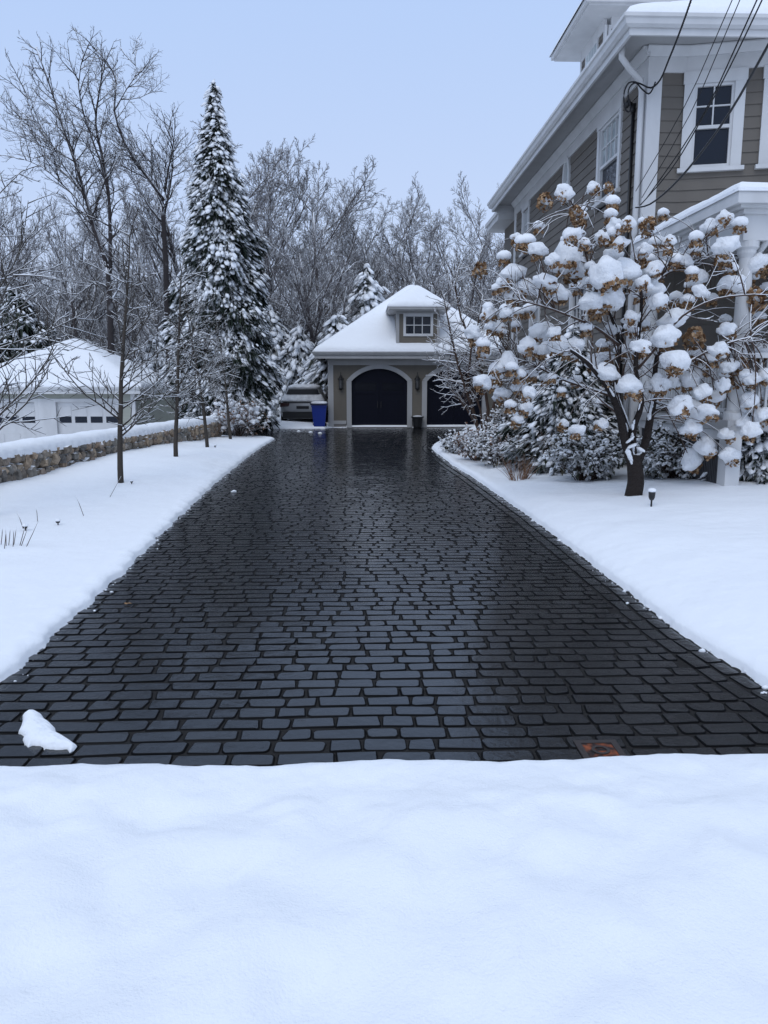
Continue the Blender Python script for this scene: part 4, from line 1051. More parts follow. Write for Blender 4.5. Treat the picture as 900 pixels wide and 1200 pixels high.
# ---- evergreens
ico = None
def icos(sub):
    bpy_me = None
    import bmesh
    b = bmesh.new(); bmesh.ops.create_icosphere(b, subdivisions=sub, radius=1); b.verts.ensure_lookup_table()
    V = np.array([v.co[:] for v in b.verts]); F = np.array([[v.index for v in f.verts] for f in b.faces]); b.free(); return V, F
ICO1, ICO2, ICO3 = icos(1), icos(2), icos(3)
def sprays(mb, P, Dv, Ln, nb, rg_, droop=.7, width=.105, spread=.55):
    """fans of narrow drooping blades at points P heading along Dv"""
    N = len(P)
    P = np.repeat(P, nb, 0); Dv = np.repeat(Dv, nb, 0); Ln = np.repeat(Ln, nb) * rg_.uniform(.55, 1.1, N * nb)
    d = Dv + rg_.normal(0, spread, Dv.shape); d /= np.linalg.norm(d, axis=1, keepdims=True)
    side = np.cross(d, [0, 0, 1.]); side /= np.linalg.norm(side, axis=1, keepdims=True) + 1e-6
    side = side + rg_.normal(0, .35, side.shape); side /= np.linalg.norm(side, axis=1, keepdims=True)
    w = (Ln * width)[:, None]; z = np.array([0, 0, 1.])
    p1 = P + d * (Ln * .5)[:, None] - z * (Ln * droop * .15)[:, None]; p2 = P + d * (Ln * .95)[:, None] - z * (Ln * droop * .75)[:, None]
    M = N * nb
    V = np.stack([P - side * w * .35, P + side * w * .35, p1 - side * w, p1 + side * w, p2], 1).reshape(-1, 3)
    o = (np.arange(M) * 5)[:, None]
    mb.add(V, [np.concatenate([o, o+1, o+3, o+2], 1), np.concatenate([o+2, o+3, o+4], 1)], np.repeat(np.clip(rg_.normal(.5, .25, M), 0, 1), 5))
def lumps(mb, P, Dv, S, rg_, flat=.45, ico=ICO1, long=1.6, rough=.18):
    """little loads of snow lying along Dv"""
    V0, F0 = ico; N = len(P); nv = len(V0)
    if N == 0: return
    f = Dv / (np.linalg.norm(Dv, axis=1, keepdims=True) + 1e-6); s = np.cross(f, [0, 0, 1.]); s /= np.linalg.norm(s, axis=1, keepdims=True) + 1e-6; u = np.cross(s, f)
    k = 1 + rg_.normal(0, rough, (N, nv)); A = S * rg_.uniform(.8, 1.25, N) * long; B = S * rg_.uniform(.7, 1.2, N); C = S * flat * rg_.uniform(.8, 1.3, N)
    W = P[:, None] + (V0[None, :, 0] * k * A[:, None])[..., None] * f[:, None] + (V0[None, :, 1] * k * B[:, None])[..., None] * s[:, None] + (V0[None, :, 2] * k * C[:, None])[..., None] * u[:, None]
    mb.add(W.reshape(-1, 3), [(F0[None] + (np.arange(N) * nv)[:, None, None]).reshape(-1, 3)])
def conifer(name, seed, H, prof, n, label, group=None, L=(.35, .6), snow_p=.6, snow_s=.11, nb=6, leafm=None, droop=.7, skew=0.0, trunk_r=.12, long=1.6, down=-.35):
    rg_ = np.random.default_rng(seed); root = thing(name, (0, 0, 0), label, 'tree' if H > 2.5 else 'shrub', group)
    tz = np.array([p[0] for p in prof]); tr = np.array([p[1] for p in prof])
    # points by surface area
    t = rg_.random(n * 4); keep_ = rg_.random(n * 4) < np.interp(t, tz, tr) / tr.max(); t = t[keep_][:n]; m = len(t)
    az = rg_.uniform(0, 2 * np.pi, m)
    rb = np.interp(t, tz, tr)
    lob = 1 + .16 * np.sin(az * 3 + t * 11 + seed) + .13 * np.sin(az * 5 - t * 23) + .14 * np.sin(t * 47 + az * 2) + .10 * np.sin(az * 9 + t * 90)
    rin = np.sqrt(rg_.uniform(.30, 1.0, m)); rr_ = rb * lob * rin
    P = np.stack([rr_ * np.cos(az) + skew * t * H, rr_ * np.sin(az), t * H + rg_.normal(0, .05, m)], 1)
    Dv = np.stack([np.cos(az), np.sin(az), rg_.normal(-.05, .25, m)], 1)
    Ln = rg_.uniform(L[0], L[1], m) * (0.55 + .45 * np.clip(rb / tr.max() * 1.6, 0, 1))
    mb = MB(); mb.tubes([(np.array([(0, 0, -.2), (skew * H * .5, 0, H * .5), (skew * H, 0, H * .985)]), np.array([trunk_r, trunk_r * .6, .015]))], 8)
    # boughs reaching out
    nbh = min(m, 260); pick = rg_.choice(m, nbh, replace=False)
    mb.tubes([(np.array([(skew * P[i, 2], 0, max(0.05, P[i, 2] - .1 * rr_[i])), P[i]]), np.array([.02, .008])) for i in pick], 4); mb.build('trunk', M_BARK_BIG, root, True, True)
    mb = MB(); sprays(mb, P, Dv, Ln, nb, rg_, droop); mb.build('crown', leafm or M_NEEDLE, root, False, True)
    sel = (rg_.random(m) < snow_p) & (rin > .62)
    mb = MB(); f = Dv[sel].copy(); f[:, 2] = down - .4 * rg_.random(sel.sum())
    k_ = rg_.uniform(.25, .75, sel.sum())
    lumps(mb, P[sel] + Dv[sel] * (Ln[sel] * k_)[:, None] + np.array([0, 0, .05]), f, snow_s * (.5 + .9 * rg_.random(sel.sum()) ** 1.5), rg_, ico=ICO2 if m < 1500 else ICO1, long=long)
    if sel.any(): tag(mb.build('snow', M_SNOWC, root, True, True), kind='stuff')
    return root
o = conifer('tall_evergreen', 1, 12.4, [(0, 1.1), (.04, 1.42), (.15, 1.62), (.35, 1.45), (.55, 1.1), (.72, .66), (.86, .34), (.93, .14), (1, .02)], 9500, 'very tall narrow dark evergreen loaded with snow at the driveway\'s far left', snow_p=.95, snow_s=.080, skew=-.0, L=(.28, .55), nb=8, long=2.0, down=-.6)
g = GZ(272, 500, .1); o.location = (g[0], 30.0, 0); o.location.x = PY(263, 470, 30)[0]
bgc = [(430, 312, 40, 2.0, 'snow-draped hemlock with drooping boughs left of the garage dormer', 10), (395, 372, 37.5, 1.8, 'small snow-covered conifer against the garage roof\'s left slope', 11), (352, 388, 39.5, 2.2, 'snow-heavy conifer directly behind the parked silver car', 12), (375, 420, 41, 2.4, 'low snowy conifer filling the gap between car and garage', 13),
       (28, 335, 40, 2.8, 'dark snow-flecked evergreen behind the left end of the white garage', 14), (-25, 320, 42, 2.8, 'dark evergreen cut by the left frame edge behind the white garage', 15), (318, 360, 40, 2.0, 'conifer half hidden by the tall evergreen\'s right side', 16), (592, 400, 40, 2.2, 'dark snowy conifer behind the garage\'s right end', 17), (185, 395, 40, 2.4, 'snowy conifer behind the right side of the white garage', 18)]
for px, py, Y, rb, lab, sd in bgc:
    b = PY(px, 460, Y); H = PY(px, py, Y)[2] + .6; dark = sd in (14, 15)
    o = conifer('snowy_conifer', sd, H, [(0, rb * .8), (.15, rb), (.5, rb * .62), (.8, rb * .26), (1, .04)], int(2300 * H / 7), lab, 'snow-laden conifers behind the garages', L=(.55, 1.0), snow_p=.5 if dark else .95, snow_s=.10 if dark else .14, leafm=M_NEEDLE if dark else M_NEEDLE_FAR, droop=1.0, nb=5, long=2.0, down=-.55)
    o.location = (b[0], Y, -.6)
g = np.array((4.0, 14.6, .2))
o = conifer('spruce_shrub', 21, 2.5, [(0, .85), (.15, .9), (.5, .65), (.8, .3), (1, .05)], 1700, 'dark pyramidal evergreen with snowy boughs against the house\'s side wall', L=(.2, .36), snow_p=.7, snow_s=.055, droop=.5, nb=9, trunk_r=.05); o.location = g
o = conifer('evergreen_shrub', 22, 1.35, [(0, .6), (.2, .75), (.6, .6), (.9, .3), (1, .1)], 900, 'dark snow-topped evergreen bush cut by the right frame edge', L=(.15, .28), snow_p=.85, snow_s=.05, droop=.4, nb=8, trunk_r=.04); g = GZ(893, 572, .25); o.location = (g[0] + .15, g[1] + .3, .15)

# ---- twiggy deciduous shrubs
def shrub(name, seed, rad, H, label, n=60, leaf=0, leafm=None, snow_n=120, snow_s=.045, loc=(0, 0, 0), arch=-.06, group=None, tw=M_TWIG):
    rg = random.Random(seed); rg_ = np.random.default_rng(seed); root = thing(name, loc, label, 'shrub', group); out = []
    for i in range(n):
        a = rg.uniform(0, 6.283); tilt = rg.uniform(.05, 1.0) ** .8
        p = V3(.25 * rad * math.cos(a) * rg.random(), .25 * rad * math.sin(a) * rg.random(), -.05)
        d = V3(math.cos(a) * tilt * rad / H, math.sin(a) * tilt * rad / H, 1)
        q, r = shoot(p, d, H * rg.uniform(.75, 1.15) * (1 - .15 * tilt), .009, 6, rg, arch, .10, .4)
        out.append((0, q, r)); grow(out, q, r, 1, [None, dict(n=6, ang=38, ratio=.38, up=.02, wob=.12, pts=4, t0=.25, rmin=.005), dict(n=3, ang=40, ratio=.45, pts=3, rmin=.0035, t0=.3)], rg)
    mb = MB(); mb.tubes([(np.array(p), np.array(r)) for _, p, r in out], 4); mb.build('stems', tw, root, True, True)
    tips = np.array([p[-1][:] for l, p, r in out if l >= 1]); dirs = np.array([(p[-1] - p[-2])[:] for l, p, r in out if l >= 1]); dirs /= np.linalg.norm(dirs, axis=1, keepdims=True)
    if leaf:
        pick = rg_.choice(len(tips), min(leaf, len(tips)), replace=False); mb = MB(); sprays(mb, tips[pick], dirs[pick], np.full(len(pick), .10), 4, rg_, .4, .3, .7); mb.build('leaves', leafm, root, False, True)
    up = np.where(tips[:, 2] > H * .2)[0]; pick = rg_.choice(up, min(snow_n, len(up)), replace=False); mb = MB(); dd = dirs[pick].copy(); dd[:, 2] *= .2
    lumps(mb, tips[pick] + np.array([0, 0, .01]), dd, snow_s * (.5 + .9 * rg_.random(len(pick))), rg_, .7, ICO1, 1.25, .16); tag(mb.build('snow', M_SNOWC, root, True, True), kind='stuff')
    return root
def put(px, py): g = GZ(px, py, .26); return (g[0], g[1], zat(g[0], g[1]) - .02)
x_, y_, z_ = put(697, 560); shrub('round_shrub', 51, .62, .85, 'dense rounded snowy shrub left of the hydrangea trunk', 70, 1100, M_LEAF_DARK, 800, .026, (x_, y_ + .45, z_))
x_, y_, z_ = put(800, 566); shrub('round_shrub', 52, .75, .75, 'low spreading snowy shrub right of the hydrangea trunk', 80, 1100, M_LEAF_DARK, 800, .026, (x_, y_ + .5, z_))
x_, y_, z_ = put(775, 548); shrub('round_shrub', 53, .6, .85, 'snowy shrub behind the hydrangea trunk against the porch lattice', 60, 1100, M_LEAF_DARK, 800, .026, (x_, y_ + .5, z_))
for i, (px, py, rad, H, lab) in enumerate([(540, 522, .6, .55, 'low twiggy snowy shrub nearest the right garage door'), (565, 530, .65, .7, 'second low snowy shrub along the driveway bend'), (590, 536, .7, .8, 'bushy snow-tipped shrub in the bed before the garage'), (620, 540, .7, .85, 'snow-tipped shrub just left of the dry grass clump'), (600, 516, .8, 1.0, 'taller snowy shrub at the back of the bed beside the house'), (640, 520, .8, 1.1, 'leafless snowy shrub under the house\'s side wall')]):
    x_, y_, z_ = put(px, py); shrub('low_shrub', 60 + i, rad, H, lab, 75, 500, M_LEAF_TAN if i in (1, 3) else M_LEAF_DARK, 520, .026, (x_, y_ + .3, z_), group='low shrubs in the bed before the house')
x_, y_, z_ = put(275, 506); shrub('tan_shrub', 71, 1.1, 1.2, 'tan-leaved snow-capped hydrangea shrub at the stone wall\'s far end', 60, 700, M_LEAF_TAN, 260, .07, (x_, y_ + .6, z_))
# dry grass clump
def grass_clump(seed, n, rad, H, label, loc, lean=.5):
    rg = random.Random(seed); ls = []; tn = []
    for i in range(n):
        a = rg.uniform(0, 6.283); t = rg.random() * lean; q, r = shoot(V3(rad * .25 * math.cos(a), rad * .25 * math.sin(a), -.05), V3(math.cos(a) * t, math.sin(a) * t, 1), H * rg.uniform(.6, 1.1), .005, 6, rg, -.10, .05, .4); ls.append((np.array(q), np.array(r))); tn.append(rg.random())
    mb = MB(); mb.tubes(ls, 3, tn); o = mb.build('dry_grass', M_LEAF_TAN, None, True); o.location = loc; return tag(o, label, 'plant')
x_, y_, z_ = put(655, 545); grass_clump(5, 240, .5, .95, 'reddish dry grass clump beside the dark pyramidal evergreen', (x_, y_ + .2, z_), .8)
x_, y_, z_ = put(608, 552); grass_clump(6, 90, .4, .5, 'sparse dry stalks at the bed edge by the driveway', (x_, y_, z_), .8)

# ---- panicle hydrangea tree
HYY = 10.4
hb = GZ(743, 581, .22)
hyd = thing('hydrangea_tree', (hb[0], hb[1], .1), 'hydrangea tree with brown flower heads under heavy snow before the house', 'tree'); HO = Vector((hb[0], hb[1], .1))
rg = random.Random(8)
def hp(px, py, Y): return Vector(PY(px, py, Y)) - HO
def smooth_path(P):
    Q = []; n = len(P)
    for i in range(n - 1):
        for t in (0, .33, .67):
            a = P[max(i-1, 0)]; b = P[i]; c = P[i+1]; d = P[min(i+2, n-1)]
            Q.append(0.5 * ((2*b) + (c - a)*t + (2*a - 5*b + 4*c - d)*t*t + (3*b - a - 3*c + d)*t**3))
    Q.append(P[-1]); return Q
def limb(pix, r0, r1, dy):
    P = smooth_path([hp(x, y, hb[1] + dy * i / (len(pix) - 1)) for i, (x, y) in enumerate(pix)]); return P, [r0 + (r1 - r0) * i / (len(P) - 1) for i in range(len(P))]
limbs = [limb([(741, 594), (742, 582), (745, 565), (744, 548), (742, 532)], .125, .10, 0),
         limb([(742, 548), (733, 520), (727, 490), (717, 462), (703, 442), (688, 425), (668, 410)], .068, .02, -.5),
         limb([(742, 545), (736, 505), (724, 470), (722, 440), (726, 405), (716, 370), (700, 345)], .058, .015, .2),
         limb([(744, 548), (756, 520), (762, 490), (767, 462), (768, 430), (776, 400), (795, 372)], .066, .018, .4),
         limb([(744, 545), (742, 505), (752, 472), (745, 435), (748, 395), (752, 350), (745, 310)], .048, .015, -.3),
         limb([(765, 470), (785, 440), (815, 420), (845, 405), (880, 395)], .022, .010, -.4),
         limb([(720, 465), (690, 455), (660, 445), (630, 430), (600, 420)], .022, .010, .6),
         limb([(726, 405), (700, 385), (672, 372), (640, 360), (610, 352)], .022, .010, -.6),
         limb([(752, 350), (775, 325), (805, 310), (840, 300)], .022, .010, .3),
         limb([(745, 435), (775, 400), (800, 370), (840, 350), (885, 345)], .022, .010, -.9),
         limb([(700, 345), (690, 310), (680, 275), (668, 245)], .022, .010, .3)]
mb = MB(); mb.tubes([(np.array(p), np.array(r)) for p, r in limbs[:5]], 10); mb.build('trunk', M_BARK_HYD, hyd, True, True)
nodes = [p for P, r in limbs[1:] for p in P[len(P)//3:]]
heads = """365,65,50 440,50,36 477,45,20 385,175,50 240,182,32 295,215,46 262,198,36 225,278,62 265,312,46 312,300,58 372,240,76 400,268,66 468,284,84 520,280,74 430,352,58 482,342,72 595,320,60 570,300,40 612,350,46 600,265,40 680,245,40 750,155,46 785,128,36 790,205,62 715,290,48 722,325,40 805,305,58 850,278,44 872,255,56 862,340,60 790,425,50 772,480,46 650,402,70 630,442,64 705,440,58 655,512,66 610,570,62 645,560,44 692,555,58 725,590,48 668,628,58 700,642,62 742,640,50 695,685,48 735,735,58 700,770,60 798,755,50 790,700,40 885,650,44 820,640,48 855,690,50 858,555,42 888,480,50 150,480,38 160,382,38 122,430,36 190,420,42 212,378,38 142,262,36 265,470,48 215,512,54 188,525,46 145,565,48 200,595,46 245,575,42 270,592,38 240,660,34 262,630,38 350,465,52 300,430,52 312,475,44 390,465,42 335,430,36 362,670,28 395,690,42 460,670,34 440,512,48 475,540,58 535,575,70 500,310,46 540,392,40 490,425,44 555,300,46 565,470,44 530,142,36 495,148,36 462,182,36 510,195,38 490,230,46 585,142,38 312,80,40 395,115,34 415,195,34 455,350,50 350,330,54 330,240,40 825,520,54 800,560,46 760,600,46 640,190,34 575,215,40 880,590,50 845,545,40 800,520,42 850,610,44 890,545,42 835,665,40 780,570,40""".split()
heads = [tuple(float(v) for v in h.split(',')) for h in heads]
brown = {i for i, h in enumerate(heads) if (h[0], h[1]) in ((312, 80), (395, 115), (585, 142), (825, 520), (800, 560), (862, 340), (705, 440), (142, 262))}
petal_m, cap_m = [], []
prg = np.random.default_rng(4)
def head_mesh():
    n = 150; u = prg.random(n); az = prg.uniform(0, 6.283, n); r = (.35 + .75 * np.sqrt(1 - u)) * prg.uniform(.8, 1.1, n) * .8
    C = np.stack([r * np.cos(az), r * np.sin(az), (u * 1.7 - .8)], 1)
    nrm = C + prg.normal(0, .5, C.shape); nrm /= np.linalg.norm(nrm, axis=1, keepdims=True)
    s = np.cross(nrm, prg.normal(0, 1, C.shape)); s /= np.linalg.norm(s, axis=1, keepdims=True); t = np.cross(nrm, s); w = prg.uniform(.16, .30, n)[:, None]
    V = np.stack([C - s*w, C - t*w*.8 + nrm*.05, C + s*w, C + t*w*.8 + nrm*.05], 1).reshape(-1, 3); o_ = (np.arange(n) * 4)[:, None]
    m = MB(); m.add(V, [np.concatenate([o_, o_+1, o_+2, o_+3], 1)], np.repeat(prg.random(n), 4)); return m
def cap_mesh(k):
    V, F = ICO3; V = V.copy(); s = k * 7.3
    for i, v in enumerate(V):
        f = 1.03 + .40 * mnoise.noise(Vector((v[0]*1.25 + s, v[1]*1.25, v[2]*1.25))) + .26 * mnoise.noise(Vector((v[0]*2.7, v[1]*2.7 + s, v[2]*2.7)))
        V[i] = v * f
        if V[i][2] < -.25: V[i][2] = -.25 + (V[i][2] + .25) * .55
    V[:, 2] *= .95; m = MB(); m.add(V, [F]); return m
head_o = [None] * 5; cap_o = [None] * 7
out = []; stuffH = MB(); stuffC = MB()
stem_ls = []
def arch_stem(end, r=.010):
    s = min(nodes, key=lambda p: (p - end).length + rg.uniform(0, .7)); 
    c = s.lerp(end, .55) + Vector((rg.gauss(0, .08), rg.gauss(0, .08), .22 * (end - s).length + .05))
    P = [s * (1-t)**2 + c * 2*t*(1-t) + end * t*t for t in np.linspace(0, 1, 9)]; stem_ls.append((np.array(P), np.linspace(r, r * .5, 9)))
    return (P[-1] - P[-2]).normalized(), P, [r] * 9
ihead = 0
for i, (zx, zy, zs_) in enumerate(heads):
    px, py = 500 + zx / 2.25, 200 + zy / 2.25
    q = (px - 735) / 190; front = math.sqrt(max(0, 1 - q * q))
    Y = hb[1] + rg.uniform(-1.0, .25) * front * (.9 if zs_ > 44 else .7) + rg.uniform(-.15, .3)
    c = hp(px, py, Y); dia = zs_ / 2.25 / 901 * Y
    d, P, pr = arch_stem(c + Vector((0, 0, -.02)), .011 if zs_ > 40 else .008)
    grow(out, P, pr, 2, [None, None, dict(n=3, ang=40, ratio=.35, pts=4, rmin=.004, up=.05, t0=.3, wob=.12)], rg)
    k = i % 5; hs = max(.075, dia * .36)
    if head_o[k] is None:
        ho = head_mesh().build('flower_cluster', M_PETAL, hyd, False, True); head_o[k] = ho
    else: ho = head_o[k].copy(); COL.objects.link(ho); ho.parent = hyd
    low = Vector((d.x, d.y, -.5)).normalized()
    ho.location = c + low * dia * .22; ho.scale = (hs,) * 3; ho.rotation_euler = (rg.gauss(0, .5), rg.gauss(0, .5), rg.uniform(0, 6.28))
    if i in brown: ho.scale = (hs * 1.5,) * 3; ho.location = c; dia *= .55
    k = i % 7
    if cap_o[k] is None:
        co = cap_mesh(k).build('snow_cap', M_SNOWC, ho, True, True); cap_o[k] = co
    else: co = cap_o[k].copy(); COL.objects.link(co); co.parent = ho
    co.matrix_parent_inverse = (Matrix.LocRotScale(ho.location, ho.rotation_euler, ho.scale)).inverted()
    co.location = c + Vector((0, 0, dia * .08)); co.scale = (dia * .52 * rg.uniform(.85, 1.15), dia * .5, dia * .5 * rg.uniform(.8, 1.1)); co.rotation_euler = (rg.gauss(0, .3), rg.gauss(0, .3), rg.uniform(0, 6.28))
# the smaller heads deeper in the crown
hv = [head_mesh() for _ in range(3)]; cv = []
for k in range(3):
    V, F = ICO2; cv.append((V * (1 + .15 * prg.normal(0, .5, (len(V), 1))), F))
for i in range(165):
    a = rg.uniform(0, 6.283); r = math.sqrt(rg.random()); px = 752 + 200 * r * math.cos(a); py = 388 + 155 * r * math.sin(a); Y = hb[1] + rg.uniform(-.2, 1.3)
    if py > 455 and abs(px - 735) < 75 or py > 505 and px < 700: continue
    c = hp(px, py, Y); s = rg.uniform(.06, .10); d, P, pr = arch_stem(c, .008)
    grow(out, P, pr, 2, [None, None, dict(n=3, ang=40, ratio=.35, pts=4, rmin=.004, up=.05, t0=.3, wob=.12)], rg)
    h = hv[i % 3]; stuffH.add(h.v[0] * s + np.array(c), h.f, h.t[0]); V, F = cv[i % 3]; stuffC.add(V * np.array([s * 1.1, s * 1.1, s * .75]) + np.array(c) + np.array([0, 0, s * .7]), [F])
tag(stuffH.build('flower_clusters', M_PETAL, hyd, False, True), kind='stuff'); tag(stuffC.build('snow_caps', M_SNOWC, hyd, True, True), kind='stuff')
for P, r in limbs[1:]: grow(out, P, r, 1, [None, dict(n=3.2, ang=45, len=.75, up=.08, wob=.10, pts=6, t0=.3, rr=.4, rmin=.007), dict(n=4, ang=40, ratio=.45, up=.05, pts=4, rmin=.004)], rg)
mb = MB(); mb.tubes([(np.array(p), np.array(r)) for p, r in limbs[5:]], 7); mb.tubes(stem_ls, 5); mb.tubes([(np.array(p), np.array(r)) for _, p, r in out], 4); mb.build('branches', M_TWIG, hyd, True, True)
mb = MB(); ls = []
for p, r in [(np.array(p), np.array(r)) for p, r in limbs[1:]] + stem_ls + [(np.array(p), np.array(r)) for _, p, r in out]:
    dz = abs(p[-1, 2] - p[0, 2]) / (np.linalg.norm(p[-1] - p[0]) + 1e-6)
    if dz > .93 and r[0] < .03 or rg.random() < .45: continue
    s = np.clip(r * .85, .006, .045) * np.linspace(.8, .6, len(r)); ls.append((p + np.stack([0*r, -r * .25 if r[0] > .03 else 0*r, r * .75 + s * .3], 1), s))
LP, LD, LS = [], [], []
for p, r in limbs[1:5]:
    p = np.array(p); r = np.array(r)
    for i in range(1, len(p) - 1):
        for k in range(3):
            if mnoise.noise(Vector((i * .5, r[0] * 120, 7))) < .02: continue
            t = p[i + 1] - p[i - 1]; t /= np.linalg.norm(t); c = p[i] + (p[i + 1] - p[i]) * rg.random()
            up_ = np.array([-.45, -.55, .7]); up_ -= t * up_.dot(t); up_ /= np.linalg.norm(up_)
            LP.append(c + up_ * r[i] * .85); LD.append(t); LS.append(r[i] * rg.uniform(.4, .7))
LP += [np.array(limbs[1][0][2]) + np.array([.02, -.09, .10]), np.array(limbs[1][0][3]) + np.array([.03, -.08, .06]), np.array(limbs[3][0][2]) + np.array([-.05, -.09, .05])]; LD += [np.array([.8, 0, .35]), np.array([.6, 0, .5]), np.array([.7, 0, -.3])]; LS += [.05, .042, .042]
lumps(mb, np.array(LP), np.array(LD), np.array(LS), np.random.default_rng(3), .5, ICO2, 1.8, .14)
mb.tubes(ls, 5); tag(mb.build('branch_snow', M_SNOWC, hyd, True, True), kind='stuff')

# ================================================================== OBJECTS
# ---- silver car at the far left of the garage
CX, CYr = -2.33, 32.6
car = thing('car', (CX, CYr + 2.2, .0), 'snow-covered silver car parked left of the garage, seen from behind', 'car')
def rrect(hw, y0, y1, r, n=5):
    pts = []
    for cx_, cy_, a0 in ((hw - r, y1 - r, 0), (-hw + r, y1 - r, 90), (-hw + r, y0 + r, 180), (hw - r, y0 + r, 270)):
        for j in range(n): a = R(a0 + 90 * j / (n - 1)); pts.append((cx_ + r * math.cos(a), cy_ + r * math.sin(a)))
    return pts
def loft(mb, secs, cap=True):
    k = len(secs[0][1]); V = [(CX + x, CYr + y, z) for z, pts in secs for x, y in pts]
    F = [(s*k+i, s*k+(i+1) % k, (s+1)*k+(i+1) % k, (s+1)*k+i) for s in range(len(secs)-1) for i in range(k)]
    fs_ = [np.array(F)]
    if cap: fs_ += [np.array([list(range(k))[::-1]]), np.array([[(len(secs)-1)*k+i for i in range(k)]])]
    mb.add(V, fs_)
mb = MB(); loft(mb, [(.30, rrect(.84, .08, 4.4, .25)), (.45, rrect(.92, .02, 4.5, .3)), (.70, rrect(.955, .0, 4.5, .32)), (.92, rrect(.955, .02, 4.45, .32)), (1.02, rrect(.93, .06, 4.2, .32)), (1.07, rrect(.90, .10, 3.6, .3)), (1.20, rrect(.84, .17, 3.3, .28)), (1.34, rrect(.78, .27, 3.05, .26)), (1.48, rrect(.72, .38, 2.8, .26)), (1.58, rrect(.66, .48, 2.65, .26)), (1.64, rrect(.58, .60, 2.5, .26)), (1.67, rrect(.42, .8, 2.3, .26))])
mb.build('body', M_CAR, car, True)
mb = MB(); V = [(-.70, .225, 1.33), (.70, .225, 1.33), (.60, .40, 1.54), (-.60, .40, 1.54)]
mb.add([(CX + x, CYr + y - .02, z) for x, y, z in V] + [(CX + x, CYr + y + .05, z) for x, y, z in V], [np.array([(0,1,2,3),(7,6,5,4),(0,4,5,1),(1,5,6,2),(2,6,7,3),(3,7,4,0)])]); mb.build('rear_window', M_DOORGLASS, car)
mb = MB(); mb.box((CX - .84, CYr - .06, .32), (CX + .84, CYr + .2, .60)); mb.box((CX - .5, CYr - .075, .42), (CX + .5, CYr - .05, .56)); mb.build('bumper', M_CARBLK, car)
for s in (-1, 1):
    mb = MB(); mb.prism([(s*.93, .98), (s*.55, .96), (s*.58, .84), (s*.95, .80)], lambda u, v, n: (CX + u, CYr + n, v), -.012, .12); mb.build('tail_light', M_TAIL, car)
    for y_ in (.85, 3.55):
        mb = MB(); prof = [(.33, -.11), (.345, -.07), (.345, .07), (.33, .11)]; V = [(CX + s*.86 + o_, CYr + y_ + r_ * math.cos(a), .345 + r_ * math.sin(a)) for r_, o_ in prof for a in np.linspace(0, 2*math.pi, 24, endpoint=False)]
        k = 24; mb.add(V, [np.array([(j*k+i, j*k+(i+1) % k, (j+1)*k+(i+1) % k, (j+1)*k+i) for j in range(3) for i in range(k)]), np.array([list(range(k))]), np.array([[3*k+i for i in range(k)]])]); wh = mb.build('wheel', M_TYRE, car, True)
# snow: roof load, lower half of the rear window and the tailgate shelf
mb = MB(); loft(mb, [(1.57, rrect(.675, .46, 2.66, .26)), (1.63, rrect(.66, .47, 2.66, .26)), (1.69, rrect(.60, .56, 2.55, .26)), (1.735, rrect(.48, .74, 2.4, .26)), (1.75, rrect(.30, .95, 2.2, .2))])
loft(mb, [(1.03, rrect(.935, .05, .3, .12)), (1.09, rrect(.905, .075, .32, .13)), (1.20, rrect(.845, .145, .38, .13)), (1.30, rrect(.795, .215, .42, .09)), (1.325, rrect(.77, .25, .42, .07))])
tag(mb.build('snow', M_CARSNOW, car, True), kind='stuff')
mb = MB(); mb.box((CX - .80, CYr - .012, .985), (CX + .80, CYr + .1, 1.012)); mb.build('tailgate_gap_shade', M_CARBLK, car)  # raised black strip drawn for the shade in the tailgate gap
mb = MB(); mb.box((CX - .26, CYr - .022, .72), (CX + .26, CYr + .02, .84)); mb.build('plate_recess', M_CARBLK, car)

# ---- blue bin
bx, by = -1.56, 31.1
bin_ = thing('wheelie_bin', (bx, by, 0), 'blue recycling bin with a snowy lid at the garage\'s left corner', 'bin')
mb = MB(); secs = [(.06, .20, .20), (.10, .22, .22), (.84, .29, .27), (.84, .31, .29), (.92, .31, .29)]
V = [(bx + sx * w, by + sy * d, z) for z, w, d in secs for sx, sy in ((-1, -1), (1, -1), (1, 1), (-1, 1))]
mb.add(V, [np.array([(j*4+i, j*4+(i+1) % 4, (j+1)*4+(i+1) % 4, (j+1)*4+i) for j in range(4) for i in range(4)]), np.array([(3,2,1,0)]), np.array([(16,17,18,19)])]); mb.build('bin_body', M_BLUE, bin_)
mb = MB(); mb.box((bx - .34, by - .33, .922), (bx + .34, by + .30, .985)); mb.box((bx - .3, by + .30, .90), (bx + .3, by + .37, .96)); mb.build('lid', M_LID, bin_)
mb = MB(); V, F = ICO3; V = np.sign(V) * np.abs(V) ** .6 * np.array([.33, .31, .075]); mb.add(V + np.array([bx, by - .01, 1.0]), [F]); mb.build('snow_cap', M_CARSNOW, bin_, True)
for s in (-1, 1):
    mb = MB(); V = [(bx + s*.24 + o_, by + .2 + .1 * math.cos(a), .1 + .1 * math.sin(a)) for o_ in (-.03, .03) for a in np.linspace(0, 6.283, 16, endpoint=False)]; k = 16
    mb.add(V, [np.array([(i, (i+1) % k, k+(i+1) % k, k+i) for i in range(k)]), np.array([list(range(k))]), np.array([[k+i for i in range(k)]])]); mb.build('wheel', M_TYRE, bin_)

